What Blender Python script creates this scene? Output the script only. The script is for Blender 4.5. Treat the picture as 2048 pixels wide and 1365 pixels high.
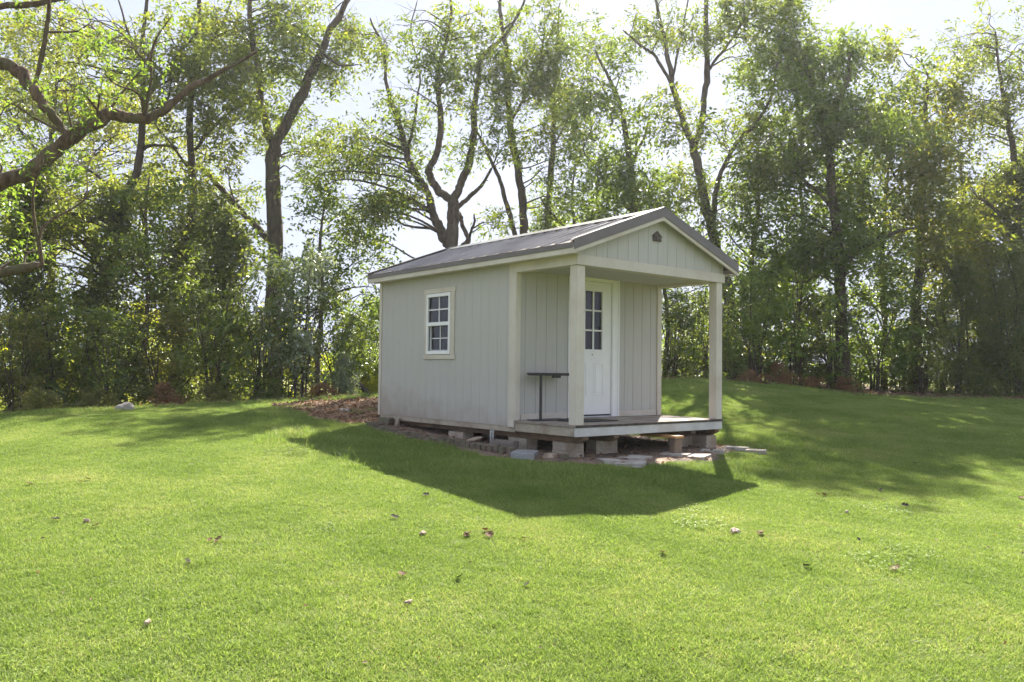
import bpy, bmesh, math, random
import numpy as np
from mathutils import Vector, Matrix

for o in list(bpy.data.objects):
    bpy.data.objects.remove(o)
SC = bpy.context.scene
COL = SC.collection
random.seed(7)
RNG = np.random.default_rng(11)

# ------------------------------------------------------------------ camera
YAW, PITCH, ROLL = 0.68910, 0.03674, 0.01231
F = Vector((math.sin(YAW), math.cos(YAW), 0)); R = Vector((math.cos(YAW), -math.sin(YAW), 0)); Z = Vector((0, 0, 1))
FW = F * math.cos(PITCH) + Z * math.sin(PITCH)
U = Z * math.cos(PITCH) - F * math.sin(PITCH)
RIGHT = R * math.cos(ROLL) + U * math.sin(ROLL)
UP = U * math.cos(ROLL) - R * math.sin(ROLL)
cam_data = bpy.data.cameras.new('camera')
cam = bpy.data.objects.new('camera', cam_data); COL.objects.link(cam)
m = Matrix((RIGHT, UP, -FW)).transposed().to_4x4()
m.translation = Vector((-7.2806, -7.5365, 0.6825))
cam.matrix_world = m
cam_data.sensor_width = 36.0
cam_data.lens = 36.0 * 1638.12 / 2048.0
cam_data.clip_start = 0.05; cam_data.clip_end = 3000
SC.camera = cam

# ------------------------------------------------------------------ sky, sun, exposure
SUN = Vector((0.89, 0.716, 1.0)).normalized()
SUN_EL = math.asin(SUN.z); SUN_AZ = math.atan2(SUN.x, SUN.y)
world = bpy.data.worlds.new('World'); SC.world = world; world.use_nodes = True
nt = world.node_tree; bg = nt.nodes['Background']
sky = nt.nodes.new('ShaderNodeTexSky'); sky.sky_type = 'NISHITA'; sky.sun_disc = False
sky.sun_elevation = SUN_EL; sky.sun_rotation = SUN_AZ
sky.air_density = 1.0; sky.dust_density = 2.2; sky.ozone_density = 1.0; sky.altitude = 100
# thin even high cloud over the whole sky
tc = nt.nodes.new('ShaderNodeTexCoord')
mp = nt.nodes.new('ShaderNodeMapping'); mp.inputs['Scale'].default_value = (1.0, 1.0, 3.5)
nz = nt.nodes.new('ShaderNodeTexNoise'); nz.inputs['Scale'].default_value = 2.6; nz.inputs['Detail'].default_value = 8
rp = nt.nodes.new('ShaderNodeValToRGB')
rp.color_ramp.elements[0].position = 0.36; rp.color_ramp.elements[0].color = (0.95, 0.95, 0.95, 1)
rp.color_ramp.elements[1].position = 0.70; rp.color_ramp.elements[1].color = (0.99, 0.99, 0.99, 1)
mx = nt.nodes.new('ShaderNodeMixRGB'); mx.inputs['Color2'].default_value = (2.0, 2.2, 2.75, 1)
nt.links.new(tc.outputs['Generated'], mp.inputs['Vector']); nt.links.new(mp.outputs[0], nz.inputs['Vector'])
nt.links.new(nz.outputs['Fac'], rp.inputs[0]); nt.links.new(rp.outputs[0], mx.inputs['Fac'])
nt.links.new(sky.outputs[0], mx.inputs['Color1'])
nt.links.new(mx.outputs[0], bg.inputs['Color'])
bg.inputs['Strength'].default_value = 0.10

sd = bpy.data.lights.new('sun', 'SUN'); sd.energy = 5.0; sd.angle = math.radians(0.55); sd.color = (1.0, 0.93, 0.82)
sun = bpy.data.objects.new('sun', sd); COL.objects.link(sun)
sun.rotation_euler = SUN.to_track_quat('Z', 'Y').to_euler(); sun.location = SUN * 60

SC.view_settings.view_transform = 'Standard'; SC.view_settings.look = 'None'
SC.view_settings.exposure = 1.93; SC.view_settings.gamma = 1.0
SC.view_settings.use_curve_mapping = False
SC.cycles.max_bounces = 8; SC.cycles.diffuse_bounces = 4; SC.cycles.glossy_bounces = 3
SC.cycles.transmission_bounces = 6; SC.cycles.transparent_max_bounces = 8
SC.cycles.use_denoising = True
SC.cycles.volume_bounces = 0; SC.cycles.volume_step_rate = 4.0; SC.cycles.volume_max_steps = 64
SC.cycles.caustics_reflective = False; SC.cycles.caustics_refractive = False

# ------------------------------------------------------------------ survey data (metres, shed frame)
TERRAIN=[[-7.28,-7.54,-0.86],
[-9.5,-6.0,-0.86],
[-5.0,-9.6,-0.86],
[-2.6,-2.1,-0.56],
[0.15,0.2,-0.45],
[3.05,0.15,-0.44],
[1.5,0.2,-0.45],
[0.0,5.0,-0.2],
[0.0,2.5,-0.36],
[1.5,3.0,-0.4],
[3.2,2.6,-0.36],
[3.2,5.0,-0.18],
[-4.96,7.79,-0.138],
[-3.5,8.01,-0.098],
[-2.05,7.9,-0.041],
[-0.63,7.57,-0.004],
[0.71,7.47,0.06],
[2.05,8.44,0.098],
[8.91,5.84,0.464],
[11.57,5.64,0.417],
[13.26,4.87,0.307],
[14.45,3.77,0.11],
[15.6,2.54,0.055],
[16.87,0.65,0.052],
[-3.88,18.24,-1.3],
[-0.25,17.5,-1.2],
[3.17,16.27,-1.1],
[5.73,14.98,-0.7],
[7.7,13.71,-0.1],
[12.86,14.7,0.2],
[-2.83,26.17,-1.7],
[4.24,26.57,-1.7],
[16.46,22.13,-0.3],
[18.08,11.98,0.5],
[22.72,8.47,0.3],
[24.96,3.25,0.1],
[-7.39,6.46,-0.5],
[-7.46,14.46,-1.0],
[4.52,-5.35,-0.8],
[16.32,-3.17,-0.2],
[-12.37,-13.71,-1.2]]
TREES=[
dict(label='gnarled brown tree whose thick bare limb sweeps over the lawn edge',short='gnarled-limbed tree',leaf=0,limbs=[[[-7.29,9.314,-0.743,0.268],[-7.29,9.314,0.414,0.198],[-7.29,9.337,1.367,0.195],[-7.219,9.309,2.009,0.187],[-6.931,9.108,2.66,0.18],[-6.257,8.596,3.0,0.176],[-5.579,8.086,3.358,0.168],[-5.144,7.778,3.643,0.169],[-4.769,7.523,3.986,0.157],[-4.453,7.317,4.29,0.15],[-4.168,7.135,4.637,0.138],[-3.876,6.945,4.778,0.122],[-3.485,6.669,4.795,0.102],[-3.162,6.445,5.061,0.082],[-2.839,6.215,5.369,0.062],[-2.452,5.924,5.635,0.041],[-2.003,5.573,5.986,0.029]],
  [[-7.29,9.337,1.367,0.167],[-7.199,9.364,3.307,0.156],[-6.619,8.988,4.806,0.149],[-5.877,8.479,5.506,0.15],[-5.362,8.157,5.626,0.138],[-5.059,8.01,5.534,0.131],[-4.843,7.934,5.186,0.119],[-4.594,7.831,4.877,0.099],[-4.443,7.808,4.666,0.071],[-4.321,7.81,4.4,0.042]],
  [[-4.903,7.983,5.269,0.049],[-4.844,7.748,5.89,0.053],[-4.803,7.528,6.416,0.044],[-4.812,7.348,6.848,0.032]],
  [[-7.199,9.364,3.307,0.12],[-7.131,9.475,5.144,0.101],[-6.653,9.249,6.284,0.098],[-5.754,8.675,6.649,0.082],[-4.959,8.187,6.779,0.071],[-4.283,7.798,6.986,0.042]],
  [[-7.268,9.318,1.607,0.135],[-6.544,8.611,1.89,0.126],[-5.947,8.008,2.049,0.118],[-5.536,7.558,2.125,0.113],[-5.13,7.113,2.192,0.097],[-4.878,6.794,2.225,0.069]],
  [[-4.075,7.058,4.721,0.028],[-3.638,7.04,5.443,0.025],[-3.314,7.115,6.016,0.021],[-3.114,7.292,6.562,0.013]],
  [[-3.485,6.669,4.795,0.033],[-3.496,6.393,5.262,0.028],[-3.543,6.146,5.834,0.02],[-3.374,5.722,6.23,0.012]]],
 blobs=[[-5.3,8.9,4.37,0.51,0.7,0.51,0.8],[-5.24,8.65,3.61,0.59,0.7,0.38,0.9],[-4.74,8.1,6.28,1.09,0.84,0.58,0.22],[-4.03,6.35,4.97,0.55,0.7,0.31,0.2],[-4.19,6.74,6.09,0.79,0.7,0.48,0.2],[-3.13,6.35,5.75,0.65,0.7,0.49,0.25],[-4.8,6.13,3.68,0.67,0.7,0.37,0.2],[-5.07,7.63,2.7,0.48,0.7,0.4,0.35],[-4.8,6.67,4.79,0.46,0.7,0.46,0.15],[-6.62,9.75,6.02,1.34,1.18,1.01,0.5],[-6.53,7.56,3.65,0.89,0.81,0.74,0.5]]),
dict(label='dark ivy-clad tree leaning slightly beyond the gnarled limb',short='leaning ivy-clad tree',leaf=1,limbs=[[[-1.688,18.952,-1.597,0.297],[-1.688,18.952,-0.601,0.22],[-1.574,18.829,1.448,0.198],[-1.489,18.761,2.624,0.183],[-1.23,18.581,3.958,0.169],[-0.915,18.382,5.603,0.162],[-0.639,18.237,6.817,0.147],[-0.483,18.205,8.495,0.118],[-0.502,18.321,10.343,0.089],[-0.351,18.292,12.367,0.052]],
  [[-0.587,18.194,7.042,0.074],[-0.112,18.15,7.347,0.06],[0.556,17.948,7.323,0.038]],
  [[-0.483,18.205,8.495,0.066],[-0.016,17.222,9.543,0.058],[0.488,16.209,10.403,0.036]],
  [[-0.488,18.31,9.734,0.059],[-0.751,19.06,10.966,0.045],[-0.905,19.722,12.16,0.031]],
  [[-0.915,18.382,5.603,0.066],[-1.759,18.623,6.401,0.051],[-2.51,18.786,6.45,0.029]]],
 blobs=[[-0.9,18.13,5.12,1.6,1.46,1.31,0.8],[-2.22,18.62,4.3,1.86,1.5,1.14,0.7],[-0.15,17.23,9.36,1.88,1.73,1.59,0.62],[-1.41,19.51,10.62,2.25,1.8,1.35,0.45],[-3.18,19.71,4.31,1.44,1.44,1.44,0.6],[-1.23,17.66,3.15,2.13,1.56,1.0,0.8],[-2.41,20.06,6.71,1.34,1.27,1.19,0.35],[-3.48,20.29,8.8,0.88,1.31,1.75,0.35]]),
dict(label='straight dark tree wrapped in ivy between leaning tree and forked tree',short='straight ivy-wrapped tree',leaf=1,limbs=[[[0.716,18.267,-1.549,0.268],[0.716,18.267,-0.543,0.198],[0.726,18.303,0.598,0.191],[0.859,18.264,2.44,0.176],[0.968,18.264,3.991,0.169],[1.074,18.276,5.872,0.154],[1.054,18.392,8.088,0.139],[1.12,18.429,10.171,0.108],[1.193,18.441,12.271,0.078],[1.25,18.441,13.092,0.054]],
  [[1.103,18.351,7.458,0.07],[1.815,18.148,8.504,0.055],[2.648,17.845,9.253,0.032]],
  [[1.119,18.338,6.673,0.062],[0.473,18.414,7.511,0.046],[-0.059,18.397,8.021,0.03]],
  [[1.095,18.449,10.17,0.07],[1.775,18.24,11.408,0.055],[2.217,18.226,12.833,0.032]],
  [[0.991,18.245,4.612,0.069],[1.542,17.169,5.31,0.053],[1.821,16.317,5.676,0.03]]],
 blobs=[[0.71,17.2,8.96,1.62,1.77,1.92,0.8],[1.8,18.27,10.94,1.88,1.65,1.41,0.72],[1.1,17.61,5.01,1.36,1.28,1.21,0.7],[1.33,18.93,7.13,1.11,1.03,0.95,0.5],[1.89,17.04,7.8,1.21,1.14,1.06,0.6],[2.01,18.33,3.46,1.26,1.26,1.26,0.75],[0.41,18.66,4.29,1.07,1.15,1.23,0.6]]),
dict(label='tall tree whose straight trunk forks into two limbs',short='tall forked tree',leaf=2,limbs=[[[3.459,17.303,-1.455,0.45],[3.459,17.303,-0.791,0.333],[3.387,17.303,2.218,0.317],[3.271,17.215,4.747,0.315],[3.166,17.063,7.097,0.297],[3.104,16.911,7.66,0.264]],
  [[3.104,16.911,7.66,0.187],[2.952,17.349,8.715,0.173],[2.901,17.704,10.085,0.143],[2.781,18.116,11.649,0.112],[2.716,18.482,13.413,0.081]],
  [[3.104,16.911,7.66,0.233],[3.509,16.367,8.916,0.216],[3.782,15.931,9.891,0.184],[4.053,15.497,10.777,0.153],[4.38,15.016,11.654,0.121],[4.642,14.589,12.598,0.075]],
  [[3.262,17.222,4.588,0.173],[2.776,17.928,5.418,0.143],[2.228,18.684,6.264,0.128],[1.731,19.399,7.126,0.097],[1.233,20.114,7.473,0.049]],
  [[3.937,15.592,10.54,0.061],[4.193,14.748,9.893,0.045],[4.422,13.925,9.717,0.022]],
  [[2.952,17.349,8.715,0.063],[2.468,18.234,9.473,0.048],[2.1,19.024,9.757,0.032]]],
 blobs=[[2.87,18.56,11.82,1.62,1.46,1.3,0.72],[3.75,16.27,10.85,1.24,1.24,1.24,0.62],[3.33,17.12,9.55,1.42,1.18,0.94,0.5],[5.29,16.57,11.85,0.81,0.89,0.97,0.5],[2.11,18.11,9.04,1.42,1.34,1.26,0.55],[4.98,16.61,10.29,0.81,0.73,0.65,0.4],[2.58,18.32,6.42,0.96,0.8,0.64,0.2],[4.6,17.51,7.26,0.66,0.98,1.31,0.25],[4.17,17.99,12.51,1.32,1.07,0.82,0.6]]),
dict(label='bare-limbed tree behind the roof with four spreading crooked limbs',short='bare crooked tree',leaf=2,limbs=[[[7.239,12.893,-0.288,0.391],[7.215,12.95,2.844,0.275],[7.278,13.079,4.404,0.269],[7.379,13.25,5.529,0.255],[7.477,13.403,6.069,0.234]],
  [[7.252,13.1,4.558,0.2],[7.147,13.25,4.766,0.192],[7.05,13.393,5.178,0.185],[6.905,13.576,5.59,0.17],[6.769,13.753,6.225,0.155],[6.486,14.049,6.861,0.147],[6.326,14.245,7.297,0.14],[6.262,14.362,7.753,0.125],[6.122,14.54,8.321,0.109],[5.956,14.741,8.971,0.094],[5.85,14.892,9.707,0.078],[5.802,14.995,10.528,0.063],[5.719,15.128,11.273,0.055],[5.524,15.351,11.938,0.032]],
  [[7.477,13.402,6.037,0.187],[7.122,13.525,6.241,0.171],[6.777,13.639,6.725,0.154],[6.735,13.503,7.038,0.146],[6.857,13.233,7.63,0.13],[6.817,13.096,8.68,0.114],[6.706,13.017,9.721,0.098],[6.774,12.791,10.602,0.075],[6.806,12.595,11.474,0.06],[6.661,12.544,12.337,0.037]],
  [[7.477,13.402,6.037,0.187],[7.748,13.333,6.51,0.172],[8.052,13.237,7.534,0.157],[8.186,13.281,8.534,0.134],[8.332,13.315,9.708,0.119],[8.517,13.316,10.733,0.096],[9.021,13.055,11.445,0.072],[9.59,12.74,12.498,0.056],[9.912,12.629,13.39,0.04]],
  [[7.437,13.202,5.686,0.108],[7.543,12.568,5.995,0.091],[7.543,12.02,6.289,0.075],[7.546,11.47,6.719,0.044]],
  [[7.313,13.049,4.404,0.123],[7.832,12.982,4.796,0.109],[7.87,13.311,5.316,0.094],[7.868,13.672,5.813,0.063]],
  [[7.832,12.982,4.796,0.062],[7.718,12.527,5.163,0.053],[7.437,12.209,5.421,0.03]],
  [[6.313,14.256,7.392,0.062],[6.58,14.359,8.452,0.055],[6.826,14.481,9.502,0.048],[7.001,14.66,10.408,0.04],[6.918,15.052,11.825,0.032],[7.18,15.16,12.942,0.024]]],
 blobs=[[5.6,15.34,7.83,1.74,1.34,0.95,0.7],[4.56,14.65,6.27,1.51,1.2,0.9,0.65],[6.42,14.83,6.91,1.11,0.95,0.79,0.5],[5.25,13.72,5.31,1.19,0.93,0.67,0.45],[4.93,15.63,5.38,1.1,1.02,0.94,0.55],[6.67,12.47,8.95,0.89,0.96,1.04,0.4],[7.29,12.6,10.68,1.21,1.14,1.06,0.45],[6.1,12.73,10.1,0.74,0.88,1.03,0.25],[8.46,12.82,9.61,0.78,1.02,1.26,0.45],[5.71,15.01,11.15,1.1,1.1,1.1,0.28],[7.83,11.48,7.3,0.74,0.96,1.19,0.3],[8.45,11.97,5.33,0.92,0.76,0.61,0.3],[5.98,13.31,8.55,0.9,0.9,0.9,0.28],[6.43,13.54,11.52,1.37,1.07,0.76,0.28],[7.62,12.72,7.67,0.92,0.92,0.92,0.25]]),
dict(label='slim tree with a side stem rising just beyond the roof middle',short='slim two-stemmed tree',leaf=2,limbs=[[[10.231,13.019,-0.016,0.267],[10.231,13.019,3.045,0.198],[10.226,13.1,5.047,0.182],[10.183,13.177,6.39,0.174],[10.028,13.305,7.901,0.165],[9.829,13.431,9.238,0.149],[9.751,13.421,10.908,0.115],[9.494,13.532,12.397,0.082],[9.362,13.527,13.712,0.049]],
  [[10.209,13.114,4.046,0.116],[10.041,13.399,5.145,0.116],[9.87,13.687,6.255,0.108],[9.71,13.966,7.294,0.092],[9.443,14.333,8.341,0.067],[9.271,14.622,8.851,0.042]],
  [[9.856,13.408,9.07,0.074],[10.293,12.766,10.522,0.057],[10.393,12.403,11.95,0.033]]],
 blobs=[[9.86,12.04,11.36,1.43,1.35,1.27,0.7],[9.87,12.52,9.86,1.29,1.29,1.29,0.6],[10.59,12.31,8.14,0.81,1.06,1.3,0.4],[10.14,14.2,12.45,0.85,1.02,1.19,0.3],[11.6,12.9,6.9,0.85,0.85,0.85,0.4]]),
dict(label='thinnest straight trunk among the trees behind the roof',short='thinnest straight trunk',leaf=2,limbs=[[[12.186,14.0,-0.012,0.215],[12.186,14.0,3.23,0.159],[12.103,13.942,5.355,0.15],[12.057,13.875,7.66,0.141],[12.066,13.813,9.8,0.105],[12.136,13.762,11.783,0.07],[12.238,13.745,13.798,0.044]],
  [[12.077,13.858,8.556,0.053],[12.782,13.693,9.922,0.044],[13.276,13.7,10.948,0.027]]],
 blobs=[[13.02,14.24,11.77,1.09,1.36,1.63,0.5],[12.53,13.29,9.42,1.05,1.05,1.05,0.42],[12.41,14.57,6.56,1.08,0.9,0.72,0.4],[12.94,13.12,12.7,0.88,0.88,0.88,0.3]]),
dict(label='bushy-topped tree standing behind the gable peak',short='bushy-topped tree',leaf=3,limbs=[[[12.078,10.203,0.265,0.279],[12.078,10.203,2.678,0.206],[12.038,10.142,4.585,0.19],[12.064,10.074,6.18,0.174],[11.976,10.154,7.304,0.142],[11.816,10.347,9.091,0.095],[11.558,10.664,10.251,0.064],[11.314,10.995,11.101,0.04]],
  [[12.002,10.132,7.064,0.079],[12.668,10.037,8.381,0.064],[13.057,10.171,9.315,0.032]],
  [[12.041,10.092,5.859,0.079],[11.003,10.417,6.871,0.054],[10.287,10.477,7.544,0.031]]],
 blobs=[[11.25,9.6,7.7,1.37,1.22,1.07,0.7],[10.7,10.14,8.96,0.92,0.92,0.92,0.45],[10.63,10.49,7.14,0.93,1.08,1.24,0.5],[12.17,9.38,6.88,0.93,0.93,0.93,0.6],[11.56,9.86,6.07,1.4,1.09,0.78,0.65],[10.94,9.97,10.22,0.77,0.84,0.92,0.3],[10.49,10.77,5.59,0.93,0.85,0.78,0.6]]),
dict(label='leaning sparse tree with high forked limbs beside the porch',short='leaning sparse tree',leaf=2,limbs=[[[14.721,8.024,0.218,0.429],[14.603,8.019,1.444,0.277],[14.44,8.094,2.708,0.245],[14.299,8.204,3.976,0.221],[14.08,8.43,5.094,0.206],[13.89,8.679,6.227,0.19],[13.806,8.877,7.377,0.191],[13.821,9.011,8.056,0.176]],
  [[13.821,9.011,8.024,0.144],[13.645,9.362,8.999,0.129],[13.565,9.633,10.039,0.121],[13.609,9.802,11.012,0.106],[13.537,10.067,12.081,0.082],[13.434,10.357,13.505,0.058]],
  [[13.565,9.633,10.039,0.081],[12.913,9.805,10.918,0.072],[12.298,9.947,11.209,0.055],[11.653,10.113,11.572,0.031]],
  [[13.846,8.991,8.057,0.144],[14.24,8.96,8.947,0.145],[14.511,9.03,9.851,0.13],[14.771,9.109,10.771,0.131],[14.927,9.274,12.216,0.116],[15.069,9.45,13.861,0.083]],
  [[14.771,9.109,10.771,0.074],[14.953,8.608,11.426,0.065],[15.228,8.03,12.235,0.056],[15.37,7.562,12.943,0.04]],
  [[13.538,9.655,10.288,0.057],[14.073,9.724,11.783,0.049],[14.615,9.787,13.668,0.033]],
  [[14.019,8.48,5.093,0.127],[14.042,8.31,6.351,0.11],[14.127,8.09,7.204,0.094],[14.332,7.769,7.894,0.086],[14.716,7.301,8.582,0.078],[14.977,6.936,9.342,0.054],[15.066,6.711,10.489,0.031]]],
 blobs=[[13.41,10.07,11.88,1.31,1.31,1.31,0.32],[13.84,8.77,12.24,1.27,1.11,0.95,0.3],[15.21,8.21,11.95,0.97,0.97,0.97,0.4],[15.2,7.72,12.78,1.43,1.19,0.95,0.85],[14.02,8.13,13.13,1.25,0.98,0.7,0.6],[13.46,9.05,9.13,0.95,0.87,0.79,0.4],[13.59,7.79,8.54,0.77,0.84,0.92,0.28],[12.14,8.97,8.51,0.77,0.77,0.77,0.25],[13.4,9.19,6.88,0.95,0.95,0.95,0.55],[14.3,8.31,5.91,0.63,0.79,0.95,0.4],[16.22,7.65,11.06,0.9,1.18,1.47,0.75],[14.25,7.17,6.98,0.84,1.03,1.22,0.7],[15.17,7.8,9.36,0.88,0.92,0.96,0.5],[14.95,7.81,3.04,1.27,1.11,0.95,0.7]]),
dict(label='broad dense green tree with full crown beside the leaning sparse tree',short='broad dense tree',leaf=3,limbs=[[[16.463,5.294,-0.011,0.33],[16.321,5.29,2.675,0.228],[16.213,5.308,4.197,0.212],[16.067,5.418,5.727,0.197],[16.01,5.514,7.122,0.167],[16.028,5.604,8.229,0.137],[16.554,5.317,9.522,0.092],[16.801,5.282,10.834,0.054]],
  [[15.987,5.533,7.431,0.106],[16.176,6.072,9.314,0.093],[16.276,6.685,11.278,0.055]],
  [[16.213,5.308,4.197,0.106],[16.698,4.458,4.735,0.09],[16.932,3.816,4.985,0.074],[16.945,3.354,5.032,0.036]],
  [[16.067,5.418,5.727,0.076],[15.759,6.204,6.738,0.062],[15.525,6.931,7.305,0.031]]],
 blobs=[[15.5,6.22,9.99,1.69,1.69,1.69,0.85],[16.69,5.55,10.57,1.55,1.39,1.24,0.8],[16.24,4.68,8.07,1.64,1.64,1.64,0.9],[16.05,6.9,7.39,1.43,1.59,1.74,0.8],[16.46,5.94,5.86,1.87,1.63,1.4,0.9],[18.02,5.19,6.28,1.58,1.5,1.42,0.95],[14.57,6.32,4.74,1.2,1.2,1.2,0.85],[15.78,5.71,8.36,1.06,1.06,1.06,0.5],[16.13,4.95,3.85,1.8,1.42,1.05,0.9]]),
dict(label='yellowing maple-like tree between dense green tree and edge tree',short='yellowing tree',leaf=4,limbs=[[[19.633,4.626,-0.049,0.284],[19.864,4.632,3.172,0.195],[20.029,4.576,6.142,0.163],[20.088,4.46,8.45,0.114],[20.025,4.323,10.562,0.057]],
  [[20.068,4.543,6.473,0.073],[21.118,4.105,7.73,0.058],[21.987,3.815,8.335,0.033]],
  [[20.029,4.576,6.142,0.073],[19.076,4.974,7.216,0.056],[18.532,5.034,7.95,0.032]]],
 blobs=[[20.19,4.66,10.02,1.48,1.39,1.31,0.7],[19.4,4.16,7.61,1.27,1.35,1.43,0.85],[18.9,4.11,5.45,1.41,1.33,1.25,0.9],[18.75,4.56,10.97,0.63,0.71,0.79,0.3],[20.78,4.15,4.19,1.48,1.23,0.98,0.8]]),
dict(label='tall airy tree with grey trunk at the lawn far corner',short='airy grey-trunked tree',leaf=1,limbs=[[[22.833,2.637,-0.147,0.312],[22.705,2.586,3.895,0.205],[22.564,2.573,6.527,0.18],[22.401,2.627,7.506,0.147],[22.296,2.697,8.83,0.114],[22.097,2.91,10.676,0.065],[22.071,3.039,12.22,0.041]],
  [[22.564,2.573,6.527,0.098],[23.236,2.541,8.644,0.083],[23.865,2.545,11.004,0.051]],
  [[22.715,2.577,5.22,0.098],[21.631,2.932,6.121,0.081],[20.747,3.121,6.432,0.048]]],
 blobs=[[22.78,3.77,12.13,1.7,1.53,1.36,0.6],[22.1,2.47,10.06,1.29,1.37,1.45,0.55],[21.96,3.96,9.56,1.34,1.26,1.17,0.6],[21.68,2.94,7.61,0.97,0.89,0.81,0.3],[20.67,3.62,6.42,1.13,1.13,1.13,0.5],[21.82,3.01,4.84,1.3,1.14,0.98,0.7],[22.2,2.11,6.08,0.96,0.96,0.96,0.35],[24.78,2.16,9.38,1.7,1.87,2.04,0.5]]),
dict(label='crooked dark trunk behind the airy corner tree',short='crooked dark trunk',leaf=1,limbs=[[[23.972,4.29,-0.108,0.287],[23.937,4.182,3.41,0.185],[23.63,4.276,5.875,0.158],[23.714,4.087,6.837,0.114],[24.095,3.737,7.317,0.061]],
  [[23.67,4.243,5.698,0.088],[23.574,4.53,6.616,0.071],[23.683,4.647,7.91,0.036]]],
 blobs=[[22.24,4.58,5.57,1.03,1.03,1.03,0.6],[23.78,3.71,6.52,1.04,0.87,0.69,0.4],[23.61,4.37,7.67,0.88,0.88,0.88,0.45]]),
dict(label='far yellow-green tree seen through the gnarled limbs',short='far yellow-green tree',leaf=4,limbs=[[[-0.764,29.851,-2.098,0.299],[-0.764,29.851,-0.699,0.222],[-0.788,29.749,2.517,0.221],[-0.798,29.722,5.748,0.181],[-0.95,29.907,9.014,0.141],[-0.777,29.905,12.339,0.091],[-0.664,29.998,15.307,0.051]],
  [[-0.87,29.782,7.372,0.09],[0.187,29.637,8.953,0.071],[1.261,29.479,9.952,0.042]],
  [[-0.929,29.89,8.81,0.08],[-1.919,30.109,10.095,0.059],[-2.484,29.978,11.151,0.039]]],
 blobs=[[-0.74,30.92,11.14,2.89,2.2,2.27,0.5],[2.05,26.5,8.68,2.16,1.87,1.57,0.4],[4.93,26.08,7.01,1.65,1.44,1.23,0.4],[-1.48,30.17,7.35,2.2,1.9,1.6,0.5],[1.59,28.64,11.72,2.05,1.84,1.64,0.35],[-1.06,29.64,14.25,2.39,1.89,1.39,0.4]]),
dict(label='dense tree past the cedar corner',short='dense tree past the cedars',leaf=3,limbs=[[[25.243,-0.644,-0.255,0.321],[25.125,-0.655,3.836,0.214],[25.143,-0.632,7.205,0.174],[25.471,-0.735,10.493,0.111],[25.858,-0.818,13.039,0.064]],
  [[25.157,-0.644,6.401,0.095],[24.377,0.358,8.072,0.072],[24.092,0.952,9.131,0.04]]],
 blobs=[[25.65,-0.31,10.65,2.59,2.2,2.27,0.7],[25.01,0.39,7.37,2.28,2.03,1.79,0.7],[25.91,-1.24,7.55,2.22,2.06,1.9,0.7],[24.65,-0.45,4.45,2.36,1.89,1.42,0.8]]),
dict(label='dark tree behind the gnarled trunk',short='dark tree behind the gnarled trunk',leaf=1,limbs=[[[-5.742,23.587,-1.888,0.309],[-5.742,23.587,-0.722,0.229],[-5.912,23.966,3.265,0.208],[-5.825,24.091,6.567,0.17],[-6.039,24.347,9.743,0.109],[-5.993,24.243,12.113,0.062]],
  [[-5.861,24.121,5.781,0.093],[-4.833,23.995,7.515,0.071],[-4.18,24.178,8.66,0.04]]],
 blobs=[[-6.07,23.64,9.54,2.43,2.2,2.12,0.6],[-5.27,22.87,6.44,1.96,1.81,1.66,0.6],[-6.93,24.2,6.71,2.11,1.96,1.81,0.6],[-5.7,22.42,3.75,2.21,1.77,1.33,0.7]]),
dict(label='dark sapling under the gnarled limb',short='',leaf=1,limbs=[[[-3.24,17.639,-1.478,0.127],[-3.24,17.639,-0.511,0.094],[-3.238,17.581,1.096,0.087],[-3.405,17.613,2.968,0.073],[-3.419,17.506,4.839,0.053],[-3.359,17.372,6.039,0.027]],
  [[-3.348,17.566,2.768,0.04],[-2.926,17.388,3.463,0.027],[-2.596,17.286,3.894,0.02]],
  [[-3.355,17.571,3.036,0.04],[-3.815,17.692,3.542,0.026],[-4.061,17.636,3.909,0.02]]],
 blobs=[[-3.55,16.66,4.57,1.29,1.16,1.03,0.56],[-3.66,17.09,2.91,1.17,1.04,0.91,0.56],[-2.52,18.13,2.38,1.12,0.98,0.84,0.56],[-3.95,17.27,5.92,0.91,0.84,0.78,0.37]]),
dict(label='green sapling between the two ivy-clad trees',short='',leaf=3,limbs=[[[-0.571,16.736,-1.359,0.133],[-0.571,16.736,-0.526,0.098],[-0.632,16.68,1.153,0.084],[-0.594,16.53,3.11,0.07],[-0.761,16.582,4.925,0.056],[-0.683,16.496,6.05,0.028]],
  [[-0.694,16.613,2.758,0.042],[-0.235,16.417,3.483,0.028],[0.127,16.3,3.932,0.021]],
  [[-0.7,16.618,3.038,0.042],[-1.215,16.7,3.559,0.028],[-1.507,16.598,3.934,0.02]]],
 blobs=[[-0.87,15.73,4.93,1.08,1.01,0.94,0.5],[-0.91,15.89,3.31,1.35,1.15,0.95,0.56],[0.07,17.33,2.35,1.31,1.09,0.87,0.56],[-1.29,17.8,1.72,1.28,1.07,0.86,0.56]]),
dict(label='dark sapling before the forked tree',short='',leaf=1,limbs=[[[0.79,14.319,-1.012,0.127],[0.79,14.319,-0.38,0.094],[0.748,14.309,1.16,0.08],[0.59,14.339,2.496,0.067],[0.685,14.141,3.831,0.047],[0.587,14.129,4.892,0.027]],
  [[0.697,14.25,2.27,0.04],[1.161,14.081,2.965,0.027],[1.532,13.989,3.397,0.02]],
  [[0.692,14.254,2.538,0.04],[0.168,14.309,3.037,0.026],[-0.142,14.187,3.395,0.02]]],
 blobs=[[0.39,13.54,4.0,0.9,0.84,0.77,0.5],[0.75,14.42,2.65,1.08,0.94,0.81,0.56],[0.92,13.4,1.94,0.91,0.85,0.78,0.56]]),
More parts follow.
